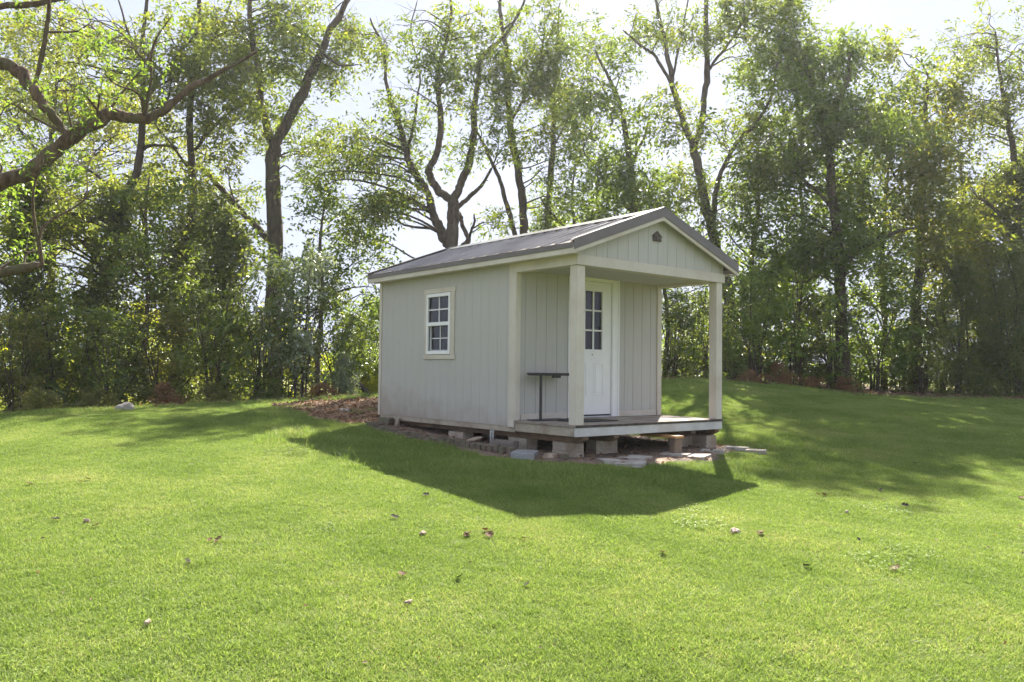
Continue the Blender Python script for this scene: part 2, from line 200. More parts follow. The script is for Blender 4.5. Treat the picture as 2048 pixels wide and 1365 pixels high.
dict(label='leafy sapling near the rear wall corner',short='',leaf=3,limbs=[[[3.208,13.622,-0.854,0.133],[3.208,13.622,-0.256,0.098],[3.144,13.561,1.213,0.098],[3.19,13.41,2.61,0.077],[3.031,13.473,4.284,0.056],[3.121,13.4,5.412,0.028]],
  [[3.082,13.499,2.58,0.042],[3.62,13.377,3.316,0.028],[4.062,13.335,3.78,0.021]],
  [[3.078,13.502,2.86,0.042],[2.559,13.697,3.393,0.028],[2.261,13.709,3.783,0.021]]],
 blobs=[[3.17,13.46,4.72,1.12,0.98,0.84,0.5],[3.04,13.46,3.44,1.25,1.04,0.83,0.59],[4.19,13.28,3.82,0.86,0.86,0.86,0.5],[2.85,14.67,3.82,1.01,0.94,0.86,0.43],[3.98,12.56,2.47,0.69,0.83,0.97,0.56]]),
dict(label='short leafy sapling peeping over the roof',short='',leaf=3,limbs=[[[12.049,12.817,0.101,0.162],[12.049,12.817,2.464,0.12],[11.975,12.759,3.828,0.102],[12.043,12.602,5.192,0.085],[11.943,12.64,6.56,0.059],[12.016,12.609,7.773,0.034]],
  [[11.912,12.71,5.104,0.051],[12.565,12.413,6.007,0.034],[13.094,12.218,6.572,0.026]],
  [[11.909,12.712,5.448,0.051],[11.235,12.995,6.086,0.034],[10.83,13.056,6.549,0.025]]],
 blobs=[[12.23,12.82,6.63,1.2,1.12,1.03,0.5],[11.77,13.32,5.59,1.21,0.95,0.69,0.5],[12.92,12.28,5.95,1.2,0.94,0.69,0.5]]),
dict(label='leafy sapling just behind the far porch post',short='',leaf=3,limbs=[[[13.008,9.436,0.28,0.15],[13.105,9.428,2.219,0.095],[13.105,9.543,3.988,0.08],[13.291,9.503,5.619,0.056],[13.266,9.592,6.604,0.032]],
  [[13.108,9.541,3.426,0.048],[13.741,9.249,4.262,0.032],[14.257,9.053,4.782,0.024]],
  [[13.106,9.542,3.747,0.048],[12.449,9.811,4.353,0.032],[12.043,9.874,4.795,0.024]]],
 blobs=[[13.7,10.06,5.91,1.15,1.07,0.99,0.43],[13.02,8.49,4.82,0.93,0.93,0.93,0.5],[13.05,10.14,6.0,0.97,0.89,0.81,0.43],[13.45,9.01,3.01,1.11,1.03,0.95,0.56]]),
dict(label='slender tree with low leafy crown close to the leaning trunk',short='',leaf=3,limbs=[[[15.211,7.621,0.185,0.15],[15.13,7.57,2.245,0.111],[14.948,7.634,4.302,0.095],[15.116,7.475,6.216,0.063],[15.088,7.55,7.508,0.032]],
  [[15.071,7.533,3.874,0.047],[15.686,7.212,4.7,0.032],[16.184,6.987,5.212,0.024]],
  [[15.07,7.533,4.192,0.047],[14.441,7.838,4.795,0.031],[14.058,7.939,5.237,0.023]]],
 blobs=[[14.81,7.54,5.87,1.1,1.18,1.25,0.56],[15.88,7.89,4.09,1.3,1.22,1.14,0.59],[14.66,7.81,4.61,0.94,0.94,0.94,0.5],[16.2,7.54,2.78,1.46,1.22,0.97,0.59]]),
dict(label='slender tree nestled against the broad dense tree',short='',leaf=3,limbs=[[[17.219,7.262,0.119,0.156],[17.298,7.308,2.334,0.116],[17.471,7.227,4.839,0.099],[17.337,7.328,7.353,0.066],[17.348,7.242,8.855,0.033]],
  [[17.342,7.333,4.503,0.05],[18.127,7.065,5.398,0.033],[18.793,6.895,5.968,0.025]],
  [[17.342,7.333,4.837,0.05],[16.69,7.669,5.471,0.033],[16.298,7.791,5.937,0.025]]],
 blobs=[[17.51,7.43,3.86,1.5,1.33,1.17,0.56],[17.16,6.51,2.78,1.45,1.21,0.97,0.56],[16.99,7.12,8.76,1.31,1.31,1.31,0.43]]),
dict(label='slender tree between dense tree and yellowing tree',short='',leaf=3,limbs=[[[19.379,5.483,-0.008,0.156],[19.465,5.515,2.368,0.116],[19.446,5.579,4.869,0.099],[19.564,5.456,7.382,0.066],[19.439,5.471,9.214,0.033]],
  [[19.509,5.527,4.586,0.05],[20.176,5.17,5.456,0.033],[20.717,4.916,5.997,0.025]],
  [[19.511,5.526,4.92,0.05],[18.736,5.813,5.532,0.033],[18.223,5.884,5.972,0.024]]],
 blobs=[[18.9,5.21,7.72,1.29,1.29,1.29,0.53],[20.17,5.67,5.3,1.52,1.35,1.18,0.56],[18.29,5.1,3.1,1.59,1.35,1.11,0.59],[18.79,4.82,9.58,0.96,0.96,0.96,0.37]]),
dict(label='slender yellowish tree behind the cedars',short='',leaf=4,limbs=[[[21.812,4.126,-0.087,0.159],[21.903,4.144,2.43,0.118],[21.875,4.196,4.634,0.101],[21.982,4.064,6.674,0.067],[21.845,4.077,8.362,0.034]],
  [[21.937,4.145,4.125,0.051],[22.753,3.819,5.025,0.034],[23.444,3.595,5.594,0.026]],
  [[21.939,4.143,4.465,0.051],[21.121,4.444,5.09,0.033],[20.568,4.527,5.54,0.025]]],
 blobs=[[21.27,3.87,5.37,1.32,1.23,1.15,0.56],[21.08,4.12,3.22,1.65,1.4,1.16,0.59],[22.8,3.53,3.64,1.35,1.27,1.18,0.56],[21.74,3.42,6.21,0.99,0.9,0.82,0.37]])]
SHRUBS=[
[-4.05,14.42,-0.83,3.15,1.04,0,1],
[-2.98,15.48,-0.95,3.79,1.19,1,0],
[-2.24,13.32,-0.61,3.04,1.24,2,0],
[-0.99,13.72,-0.66,3.01,1.25,3,1],
[-0.46,11.72,-0.32,3.3,1.11,0,0],
[0.15,10.44,-0.12,3.67,1.02,1,0],
[0.94,10.05,-0.05,3.88,1.06,2,5],
[1.81,9.98,-0.02,2.81,0.88,3,0],
[3.23,11.01,-0.11,2.58,0.83,0,2],
[1.52,9.05,0.06,0.89,0.38,1,5],
[2.56,9.75,0.03,0.86,0.41,2,3],
[-5.04,15.23,-0.98,3.39,1.04,3,0],
[-5.95,17.28,-1.24,3.97,1.22,2,1],
[-3.17,21.47,-1.53,3.59,1.37,1,3],
[-2.32,19.47,-1.39,2.68,0.88,0,3],
[-0.96,23.54,-1.63,4.57,1.62,2,3],
[-0.43,17.27,-1.17,2.48,0.86,2,3],
[1.48,15.05,-0.9,2.37,0.7,1,3],
[0.59,20.96,-1.51,4.56,1.57,3,3],
[2.72,20.5,-1.46,4.46,1.62,0,3],
[4.14,18.04,-1.24,4.35,1.57,1,3],
[5.98,16.52,-0.89,4.53,1.15,2,2],
[11.22,7.67,0.53,2.84,1.0,0,0],
[11.42,6.6,0.49,3.37,0.84,1,0],
[13.65,6.57,0.42,3.95,1.26,2,2],
[14.93,6.04,0.33,4.57,1.28,3,2],
[16.17,5.54,0.26,3.34,1.37,0,0],
[17.39,4.79,0.21,3.74,1.38,1,2],
[18.63,4.02,0.18,3.5,1.4,2,0],
[15.75,9.76,0.5,2.7,1.37,1,3],
[18.22,9.03,0.44,3.24,1.68,3,3],
[22.22,1.2,0.06,4.0,1.56,0,0],
[7.24,14.18,-0.27,3.83,1.59,0,0],
[9.58,13.55,0.12,3.91,1.65,1,2],
[11.37,12.08,0.39,4.33,1.65,2,0],
[12.27,10.05,0.52,4.08,1.59,3,0],
[19.23,3.02,0.14,4.43,1.53,4,0],
[19.96,1.9,0.1,4.88,1.5,4,0],
[12.48,5.86,0.41,0.42,0.39,1,4],
[13.42,5.6,0.36,0.63,0.46,2,4],
[14.5,5.22,0.27,0.38,0.43,3,4],
[15.51,4.78,0.2,0.41,0.44,0,4],
[0.88,8.93,0.05,0.34,0.33,0,4],
[-1.82,10.76,-0.23,0.53,0.38,1,4],
[-2.94,11.43,-0.36,0.59,0.42,2,1],
[-1.03,9.98,-0.11,0.43,0.43,3,1],
[-4.0,11.78,-0.45,0.68,0.52,0,1],
[-0.08,9.34,-0.02,0.45,0.48,2,0],
[13.64,7.62,0.48,1.24,1.07,0,0],
[15.58,7.32,0.41,1.53,1.19,1,0],
[16.86,6.52,0.33,1.48,1.2,2,0],
[18.17,5.71,0.26,1.73,1.21,3,0],
[19.26,4.93,0.22,1.64,1.21,0,0],
[20.05,4.02,0.17,1.84,1.2,1,0],
[21.1,3.16,0.14,2.06,1.2,2,0],
[22.15,2.29,0.1,2.12,1.28,3,0],
[12.58,8.49,0.53,1.17,1.07,2,0],
[4.14,12.21,-0.27,2.18,0.69,1,2]]
LAWN_EDGE = [(-14, 7.0), (-9, 7.7), (-5, 8.3), (-3.5, 8.5), (-2, 8.4), (-.6, 8.0), (1, 7.9), (2.5, 8.6), (5, 8.2), (8.9, 6.3), (11.6, 6.0),
             (13.3, 5.2), (14.5, 4.1), (15.6, 2.8), (17, .9), (19, -3), (22, -8), (14, -22), (-16, -22), (-24, -6)]
DIRT_FRONT = [(-.34, 4.75), (-.52, 4.2), (-.62, 3.5), (-.66, 2.5), (-.74, 1.7), (-.72, .9), (-.42, .22), (.05, -.1), (.3, -.52), (.85, -.66), (1.4, -.5), (1.8, -.74), (2.2, -.52),
              (2.6, -.34), (3.1, -.2), (3.5, -.05), (3.35, .5), (3.2, 1.4), (3.2, 4.8), (1.5, 5.0)]
DIRT_BANK = [(-.36, 4.6), (-.8, 4.75), (-.95, 5.4), (-.85, 6.1), (-1.1, 6.9), (-.9, 7.3), (-.1, 7.5), (.8, 7.4), (2.0, 7.7), (3.2, 7.2), (3.3, 4.8), (1.5, 5.0)]

# ------------------------------------------------------------------ terrain height
CP = np.array(TERRAIN)
def _tps(r):
    return r * r * np.log(r + 1e-9)
_n = len(CP)
_A = np.zeros((_n + 3, _n + 3))
_A[:_n, :_n] = _tps(np.hypot(CP[:, None, 0] - CP[None, :, 0], CP[:, None, 1] - CP[None, :, 1])) + np.eye(_n) * .5
_A[:_n, _n] = 1; _A[:_n, _n + 1:] = CP[:, :2]; _A[_n, :_n] = 1; _A[_n + 1:, :_n] = CP[:, :2].T
_S = np.linalg.solve(_A, np.concatenate([CP[:, 2], [0, 0, 0]]))
def ground(x, y):
    x = np.asarray(x, float); y = np.asarray(y, float)
    d = np.hypot(x - 4, y - 4); k = np.clip(30.0 / np.maximum(d, 1e-6), 0, 1)
    xc = 4 + (x - 4) * k; yc = 4 + (y - 4) * k
    r = np.hypot(xc[..., None] - CP[:, 0], yc[..., None] - CP[:, 1])
    h = _tps(r) @ _S[:_n] + _S[_n] + _S[_n + 1] * xc + _S[_n + 2] * yc
    w = np.clip((d - 30) / 60.0, 0, 1)
    h = h * (1 - w) + (-1.0) * w
    return h + 0.012 * np.sin(x * 2.1 + np.sin(y * 1.3)) * np.sin(y * 1.7 + 1.1 * np.sin(x * .9)) * np.clip(np.hypot(x - 1.5, y - 2) / 4 - .6, 0, 1)
def gz(x, y):
    return float(ground(np.array([x]), np.array([y]))[0])
def inside(poly, x, y):
    x = np.asarray(x); y = np.asarray(y); c = np.zeros(x.shape, bool); n = len(poly); j = n - 1
    for i in range(n):
        xi, yi = poly[i]; xj, yj = poly[j]
        hit = ((yi > y) != (yj > y)) & (x < (xj - xi) * (y - yi) / (yj - yi + 1e-12) + xi)
        c ^= hit; j = i
    return c
def dist_poly(poly, x, y):
    x = np.asarray(x, float); y = np.asarray(y, float); d = np.full(x.shape, 1e9); n = len(poly)
    for i in range(n):
        ax, ay = poly[i]; bx_, by_ = poly[(i + 1) % n]
        dx, dy = bx_ - ax, by_ - ay
        t = np.clip(((x - ax) * dx + (y - ay) * dy) / (dx * dx + dy * dy), 0, 1)
        d = np.minimum(d, np.hypot(x - ax - t * dx, y - ay - t * dy))
    return d

# ------------------------------------------------------------------ helpers
def link(o, parent=None):
    COL.objects.link(o)
    if parent is not None:
        o.parent = parent
        o.matrix_parent_inverse = Matrix.Translation(-parent.location)   # child coordinates stay in world metres
    return o
def thing(name, label, cat, loc=(0, 0, 0), group=None):
    o = bpy.data.objects.new(name, None); o.location = loc; o.empty_display_size = .1
    COL.objects.link(o); tag(o, label, cat, group); return o
def tag(o, label=None, cat=None, group=None, kind=None):
    if label: o['label'] = label
    if cat: o['category'] = cat
    if group: o['group'] = group
    if kind: o['kind'] = kind
    return o
def mesh_obj(name, me, mat, parent=None, loc=None):
    o = bpy.data.objects.new(name, me)
    if mat is not None and len(me.materials) == 0:
        me.materials.append(mat)
    if loc is not None: o.location = loc
    return link(o, parent)
def box_mesh(dx, dy, dz, bev=0.004, name='piece'):
    bm = bmesh.new()
    bmesh.ops.create_cube(bm, size=1.0)
    for v in bm.verts: v.co = Vector((v.co.x * dx, v.co.y * dy, v.co.z * dz))
    if bev: bmesh.ops.bevel(bm, geom=list(bm.edges), offset=bev, segments=1, affect='EDGES')
    me = bpy.data.meshes.new(name); bm.to_mesh(me); bm.free(); return me
def bx(name, mat, lo, hi, parent=None, bev=0.004):
    c = [(a + b) / 2 for a, b in zip(lo, hi)]
    me = box_mesh(hi[0] - lo[0], hi[1] - lo[1], hi[2] - lo[2], bev, name)
    return mesh_obj(name, me, mat, parent, c)
def prism(name, mat, pts, axis, a, b, parent=None, bev=0.0):
    """polygon pts (2D) extruded along axis from a to b"""
    bm = bmesh.new(); lo = []; hi = []
    def P(p, t):
        return {'x': (t, p[0], p[1]), 'y': (p[0], t, p[1]), 'z': (p[0], p[1], t)}[axis]
    lo = [bm.verts.new(P(p, a)) for p in pts]; hi = [bm.verts.new(P(p, b)) for p in pts]
    n = len(pts)
    bm.faces.new(lo); bm.faces.new(hi[::-1])
    for i in range(n): bm.faces.new((lo[i], hi[i], hi[(i + 1) % n], lo[(i + 1) % n]))
    bmesh.ops.recalc_face_normals(bm, faces=list(bm.faces))
    if bev: bmesh.ops.bevel(bm, geom=list(bm.edges), offset=bev, segments=1, affect='EDGES')
    me = bpy.data.meshes.new(name); bm.to_mesh(me); bm.free()
    return mesh_obj(name, me, mat, parent)
def raw_mesh(name, V, Fc, smooth=False):
    """V (n,3) ; Fc (m,k) int array with constant k"""
    V = np.asarray(V, np.float32); Fc = np.asarray(Fc, np.int32)
    me = bpy.data.meshes.new(name)
    me.vertices.add(len(V)); me.vertices.foreach_set('co', V.ravel())
    k = Fc.shape[1]
    me.loops.add(Fc.size); me.loops.foreach_set('vertex_index', Fc.ravel())
    me.polygons.add(len(Fc)); me.polygons.foreach_set('loop_start', np.arange(0, Fc.size, k, dtype=np.int32))
    me.polygons.foreach_set('use_smooth', np.full(len(Fc), bool(smooth)))
    me.update(calc_edges=True); me.validate(); return me
def norm(a):
    return a / np.maximum(np.linalg.norm(a, axis=-1, keepdims=True), 1e-9)

# ------------------------------------------------------------------ materials
def mat_new(name):
    m = bpy.data.materials.new(name); m.use_nodes = True; n = m.node_tree
    return m, n, n.nodes['Principled BSDF']
def nd(n, t, **k):
    x = n.nodes.new(t)
    for a, b in k.items(): setattr(x, a, b)
    return x
def mat_noise(name, c1, c2, scale=8.0, rough=.7, bump=.15, stretch=(1, 1, 1), detail=6, metallic=0.0, c3=None, scale2=1.5, spec=.5, bscale=None, lo=.35, hi=.68):
    m, n, b = mat_new(name); L = n.links.new
    tc = nd(n, 'ShaderNodeNewGeometry'); mp = nd(n, 'ShaderNodeMapping'); mp.inputs['Scale'].default_value = stretch
    L(tc.outputs['Position'], mp.inputs['Vector'])
    nz = nd(n, 'ShaderNodeTexNoise'); nz.inputs['Scale'].default_value = scale; nz.inputs['Detail'].default_value = detail; nz.inputs['Roughness'].default_value = .62
    L(mp.outputs[0], nz.inputs['Vector'])
    rp = nd(n, 'ShaderNodeValToRGB'); rp.color_ramp.elements[0].position = lo; rp.color_ramp.elements[1].position = hi
    rp.color_ramp.elements[0].color = (*c1, 1); rp.color_ramp.elements[1].color = (*c2, 1)
    L(nz.outputs['Fac'], rp.inputs[0]); out = rp.outputs[0]
    if c3 is not None:
        n2 = nd(n, 'ShaderNodeTexNoise'); n2.inputs['Scale'].default_value = scale2; n2.inputs['Detail'].default_value = 5
        L(tc.outputs['Position'], n2.inputs['Vector'])
        r2 = nd(n, 'ShaderNodeValToRGB'); r2.color_ramp.elements[0].position = .45; r2.color_ramp.elements[1].position = .68
        r2.color_ramp.elements[0].color = (0, 0, 0, 1); r2.color_ramp.elements[1].color = (1, 1, 1, 1)
        L(n2.outputs['Fac'], r2.inputs[0])
        mx = nd(n, 'ShaderNodeMixRGB'); mx.inputs['Color2'].default_value = (*c3, 1)
        L(r2.outputs[0], mx.inputs['Fac']); L(out, mx.inputs['Color1']); out = mx.outputs[0]
    # small tone change from piece to piece
    oi = nd(n, 'ShaderNodeObjectInfo'); mr = nd(n, 'ShaderNodeMapRange'); mr.inputs['To Min'].default_value = .93; mr.inputs['To Max'].default_value = 1.06
    L(oi.outputs['Random'], mr.inputs['Value'])
    hv = nd(n, 'ShaderNodeHueSaturation'); L(out, hv.inputs['Color']); L(mr.outputs[0], hv.inputs['Value'])
    L(hv.outputs[0], b.inputs['Base Color'])
    b.inputs['Roughness'].default_value = rough; b.inputs['Metallic'].default_value = metallic; b.inputs['Specular IOR Level'].default_value = spec
    if bump:
        n3 = nz
        if bscale:
            n3 = nd(n, 'ShaderNodeTexNoise'); n3.inputs['Scale'].default_value = bscale; n3.inputs['Detail'].default_value = 8
            L(mp.outputs[0], n3.inputs['Vector'])
        bp = nd(n, 'ShaderNodeBump'); bp.inputs['Strength'].default_value = bump; bp.inputs['Distance'].default_value = .02
        L(n3.outputs['Fac'], bp.inputs['Height']); L(bp.outputs[0], b.inputs['Normal'])
    return m
def mat_leaf(name, stops, trans=(.25, .36, .05), tmix=.42, rough=.42, spec=.5):
    """stops: list of colours; each leaf picks its own through the 'tint' attribute"""
    m, n, b = mat_new(name); L = n.links.new
    at = nd(n, 'ShaderNodeAttribute', attribute_name='tint')
    rp = nd(n, 'ShaderNodeValToRGB'); e = rp.color_ramp.elements
    e[0].color = (*stops[0], 1); e[0].position = 0; e[1].color = (*stops[-1], 1); e[1].position = 1
    for i, s in enumerate(stops[1:-1]):
        q = e.new((i + 1) / (len(stops) - 1)); q.color = (*s, 1)
    L(at.outputs['Fac'], rp.inputs[0]); L(rp.outputs[0], b.inputs['Base Color'])
    b.inputs['Roughness'].default_value = rough; b.inputs['Specular IOR Level'].default_value = spec
    tr = nd(n, 'ShaderNodeBsdfTranslucent')
    mx = nd(n, 'ShaderNodeMixRGB', blend_type='MULTIPLY'); mx.inputs['Fac'].default_value = 1
    ga = nd(n, 'ShaderNodeGamma'); ga.inputs['Gamma'].default_value = .55
    L(rp.outputs[0], ga.inputs['Color']); L(ga.outputs[0], mx.inputs['Color1']); mx.inputs['Color2'].default_value = (*[min(1, c * 4.6) for c in trans], 1)
    L(mx.outputs[0], tr.inputs['Color'])
    ms = nd(n, 'ShaderNodeMixShader'); ms.inputs[0].default_value = tmix
    L(b.outputs[0], ms.inputs[1]); L(tr.outputs[0], ms.inputs[2]); L(ms.outputs[0], n.nodes['Material Output'].inputs['Surface'])
    return m

M = {}
M['trim'] = mat_noise('trim_paint', (.58, .53, .455), (.655, .605, .53), 14, .6, .10, (6, 6, .7), c3=(.54, .475, .395), scale2=2.2)
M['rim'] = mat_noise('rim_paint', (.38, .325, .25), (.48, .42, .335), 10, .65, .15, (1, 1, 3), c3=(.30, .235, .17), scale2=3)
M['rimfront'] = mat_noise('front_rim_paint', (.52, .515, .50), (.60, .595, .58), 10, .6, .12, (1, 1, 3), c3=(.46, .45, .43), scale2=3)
M['white'] = mat_noise('white_paint', (.82, .82, .815), (.86, .86, .855), 6, .35, .02)
M['skid'] = mat_noise('treated_timber', (.15, .095, .06), (.27, .18, .115), 9, .8, .3, (8, .8, 8), c3=(.11, .085, .06), scale2=3)
M['newwood'] = mat_noise('fresh_lumber', (.42, .21, .075), (.55, .31, .13), 7, .65, .15, (9, .8, 9))
M['oldwood'] = mat_noise('weathered_lumber', (.15, .105, .075), (.26, .19, .14), 8, .85, .35, (8, 8, .8), c3=(.1, .075, .06), scale2=4)
M['deck'] = mat_noise('deck_wood', (.24, .195, .16), (.38, .325, .275), 7, .8, .3, (.8, 9, 9), c3=(.17, .135, .11), scale2=3)
M['nosing'] = mat_noise('worn_deck_edge', (.045, .035, .028), (.15, .12, .095), 12, .9, .5, (3, 1, 1), c3=(.03, .025, .02), scale2=9)
M['plank'] = mat_noise('pale_plank', (.40, .31, .22), (.55, .45, .34), 7, .8, .3, (9, 1, 9), c3=(.24, .17, .12), scale2=5)
M['roof'] = mat_noise('roof_metal', (.55, .52, .50), (.63, .60, .58), 5, .26, .03, metallic=.8, c3=(.43, .40, .385), scale2=1.2, spec=.6)
M['rooftrim'] = mat_noise('roof_trim_metal', (.125, .112, .105), (.15, .134, .126), 5, .42, .03, metallic=.2)
M['black'] = mat_noise('black_metal', (.018, .018, .02), (.03, .03, .033), 20, .45, .03)
M['mat'] = mat_noise('rubber_mat', (.022, .021, .02), (.05, .046, .042), 60, .9, .5)
M['block'] = mat_noise('concrete_block', (.34, .29, .23), (.48, .42, .345), 26, .92, .6, c3=(.27, .205, .15), scale2=4)
M['blockgrey'] = mat_noise('grey_concrete', (.27, .27, .275), (.36, .36, .365), 40, .9, .45, c3=(.23, .225, .22), scale2=4)
M['paver'] = mat_noise('pale_paver', (.40, .365, .325), (.54, .505, .46), 34, .9, .4, c3=(.33, .285, .235), scale2=4)
M['brownpaver'] = mat_noise('brown_paver', (.17, .14, .12), (.25, .21, .18), 30, .9, .5)
M['edging'] = mat_noise('edging_brick', (.12, .09, .068), (.22, .175, .135), 25, .92, .6, c3=(.13, .15, .075), scale2=6)
M['galv'] = mat_noise('galvanised', (.52, .53, .54), (.66, .67, .68), 12, .4, .05, metallic=.5)
M['dark'] = mat_noise('unlit_board', (.10, .09, .08), (.16, .145, .13), 6, .9, .2)
M['rock'] = mat_noise('white_rock', (.27, .25, .23), (.40, .38, .35), 12, .9, .6, c3=(.3, .27, .23), scale2=7)
M['mushroom'] = mat_noise('pale_fungus', (.36, .28, .22), (.52, .44, .36), 20, .85, .4, c3=(.36, .22, .15), scale2=18)
M['log'] = mat_noise('old_log', (.05, .038, .034), (.11, .085, .075), 7, .9, .6, (1, 1, 6))
M['deadleaf'] = mat_noise('dead_leaf', (.16, .09, .045), (.33, .21, .11), 30, .8, .2)
M['darkleaf'] = mat_noise('dark_clump', (.035, .03, .022), (.07, .055, .035), 30, .8, .2)  # near-black colour for the dark spots in the turf
M['fabric'] = mat_noise('pale_cloth', (.55, .56, .52), (.68, .68, .63), 20, .9, .3)
def mat_bark(name, a, b, c):
    return mat_noise(name, a, b, 11, .95, 1.0, (1, 1, .3), c3=c, scale2=2.5, spec=.15, bscale=16)
M['bark'] = mat_bark('bark', (.05, .038, .03), (.135, .105, .085), (.09, .085, .06))
M['barkbrown'] = mat_bark('brown_bark', (.06, .04, .028), (.20, .14, .10), (.11, .10, .055))
M['barkgrey'] = mat_bark('grey_bark', (.055, .042, .034), (.155, .118, .094), (.10, .085, .062))

def mat_siding():
    m, n, b = mat_new('grey_siding'); L = n.links.new
    g = nd(n, 'ShaderNodeNewGeometry'); mp = nd(n, 'ShaderNodeMapping'); mp.inputs['Scale'].default_value = (55, 55, 1.6)
    L(g.outputs['Position'], mp.inputs[0])
    nz = nd(n, 'ShaderNodeTexNoise'); nz.inputs['Scale'].default_value = 1; nz.inputs['Detail'].default_value = 7; L(mp.outputs[0], nz.inputs['Vector'])
    rp = nd(n, 'ShaderNodeValToRGB'); rp.color_ramp.elements[0].position = .3; rp.color_ramp.elements[1].position = .7
    rp.color_ramp.elements[0].color = (.45, .438, .41, 1); rp.color_ramp.elements[1].color = (.505, .492, .465, 1); L(nz.outputs['Fac'], rp.inputs[0])
    n2 = nd(n, 'ShaderNodeTexNoise'); n2.inputs['Scale'].default_value = 1.3; n2.inputs['Detail'].default_value = 5; L(g.outputs['Position'], n2.inputs['Vector'])
    mxb = nd(n, 'ShaderNodeMixRGB'); mxb.inputs['Color2'].default_value = (.48, .455, .415, 1)
    r2 = nd(n, 'ShaderNodeValToRGB'); r2.color_ramp.elements[0].position = .42; r2.color_ramp.elements[1].position = .72; r2.color_ramp.elements[1].color = (.8, .8, .8, 1)
    L(n2.outputs['Fac'], r2.inputs[0]); L(r2.outputs[0], mxb.inputs['Fac']); L(rp.outputs[0], mxb.inputs['Color1'])
    # red soil splashed against the foot of the boards by rain
    sp = nd(n, 'ShaderNodeSeparateXYZ'); L(g.outputs['Position'], sp.inputs[0])
    mr = nd(n, 'ShaderNodeMapRange'); mr.inputs['From Min'].default_value = -.1; mr.inputs['From Max'].default_value = .5; mr.inputs['To Min'].default_value = .5; mr.inputs['To Max'].default_value = -.25
    L(sp.outputs['Z'], mr.inputs['Value'])
    my = nd(n, 'ShaderNodeMapRange'); my.inputs['From Min'].default_value = 1.3; my.inputs['From Max'].default_value = 4.9; my.inputs['To Min'].default_value = -.25; my.inputs['To Max'].default_value = .25
    L(sp.outputs['Y'], my.inputs['Value'])
    n3 = nd(n, 'ShaderNodeTexNoise'); n3.inputs['Scale'].default_value = 5; n3.inputs['Detail'].default_value = 6; L(g.outputs['Position'], n3.inputs['Vector'])
    ad = nd(n, 'ShaderNodeMath', operation='ADD'); L(mr.outputs[0], ad.inputs[0]); L(my.outputs[0], ad.inputs[1])
    ad2 = nd(n, 'ShaderNodeMath', operation='ADD', use_clamp=True); L(ad.outputs[0], ad2.inputs[0])
    s3 = nd(n, 'ShaderNodeMath', operation='MULTIPLY_ADD'); s3.inputs[1].default_value = .9; s3.inputs[2].default_value = -.45; L(n3.outputs['Fac'], s3.inputs[0]); L(s3.outputs[0], ad2.inputs[1])
    mxs = nd(n, 'ShaderNodeMixRGB'); mxs.inputs['Color2'].default_value = (.33, .25, .19, 1); L(ad2.outputs[0], mxs.inputs['Fac']); L(mxb.outputs[0], mxs.inputs['Color1'])
    L(mxs.outputs[0], b.inputs['Base Color']); b.inputs['Roughness'].default_value = .68
    bp = nd(n, 'ShaderNodeBump'); bp.inputs['Strength'].default_value = .22; bp.inputs['Distance'].default_value = .01; L(nz.outputs['Fac'], bp.inputs['Height']); L(bp.outputs[0], b.inputs['Normal'])
    return m
M['siding'] = mat_siding()
M['groove'] = mat_noise('siding_groove', (.43, .42, .395), (.46, .45, .425), 10, .9, 0)
def mat_glass():
    m, n, b = mat_new('window_glass'); L = n.links.new
    b.inputs['Base Color'].default_value = (.02, .022, .025, 1)
    gl = nd(n, 'ShaderNodeBsdfGlossy'); gl.inputs['Roughness'].default_value = .04; gl.inputs['Color'].default_value = (.9, .92, .95, 1)
    tr = nd(n, 'ShaderNodeBsdfTransparent'); tr.inputs['Color'].default_value = (.82, .85, .84, 1)
    fr = nd(n, 'ShaderNodeFresnel'); fr.inputs['IOR'].default_value = 1.5
    ms = nd(n, 'ShaderNodeMixShader'); L(fr.outputs[0], ms.inputs[0]); L(tr.outputs[0], ms.inputs[1]); L(gl.outputs[0], ms.inputs[2])
    L(ms.outputs[0], n.nodes['Material Output'].inputs['Surface']); return m
M['glass'] = mat_glass()

LEAVES = [
    mat_leaf('leaf_fresh', [(0.044, 0.101, 0.015), (0.074, 0.154, 0.020), (0.109, 0.202, 0.030)], (.26, .40, .06), .5),
    mat_leaf('leaf_ivy_dark', [(0.037, 0.062, 0.020), (0.064, 0.101, 0.026), (0.109, 0.143, 0.030), (0.189, 0.196, 0.040)], (.27, .30, .05), .5),
    mat_leaf('leaf_pinnate', [(0.031, 0.065, 0.014), (0.055, 0.105, 0.018), (0.099, 0.149, 0.022), (0.169, 0.178, 0.030)], (.27, .34, .05), .45),
    mat_leaf('leaf_green', [(0.037, 0.074, 0.016), (0.059, 0.113, 0.020), (0.084, 0.149, 0.022), (0.129, 0.166, 0.028)], (.25, .36, .06), .46),
    mat_leaf('leaf_yellowing', [(0.059, 0.101, 0.018), (0.099, 0.143, 0.020), (0.169, 0.190, 0.025), (0.238, 0.202, 0.030)], (.30, .33, .05), .48),
]
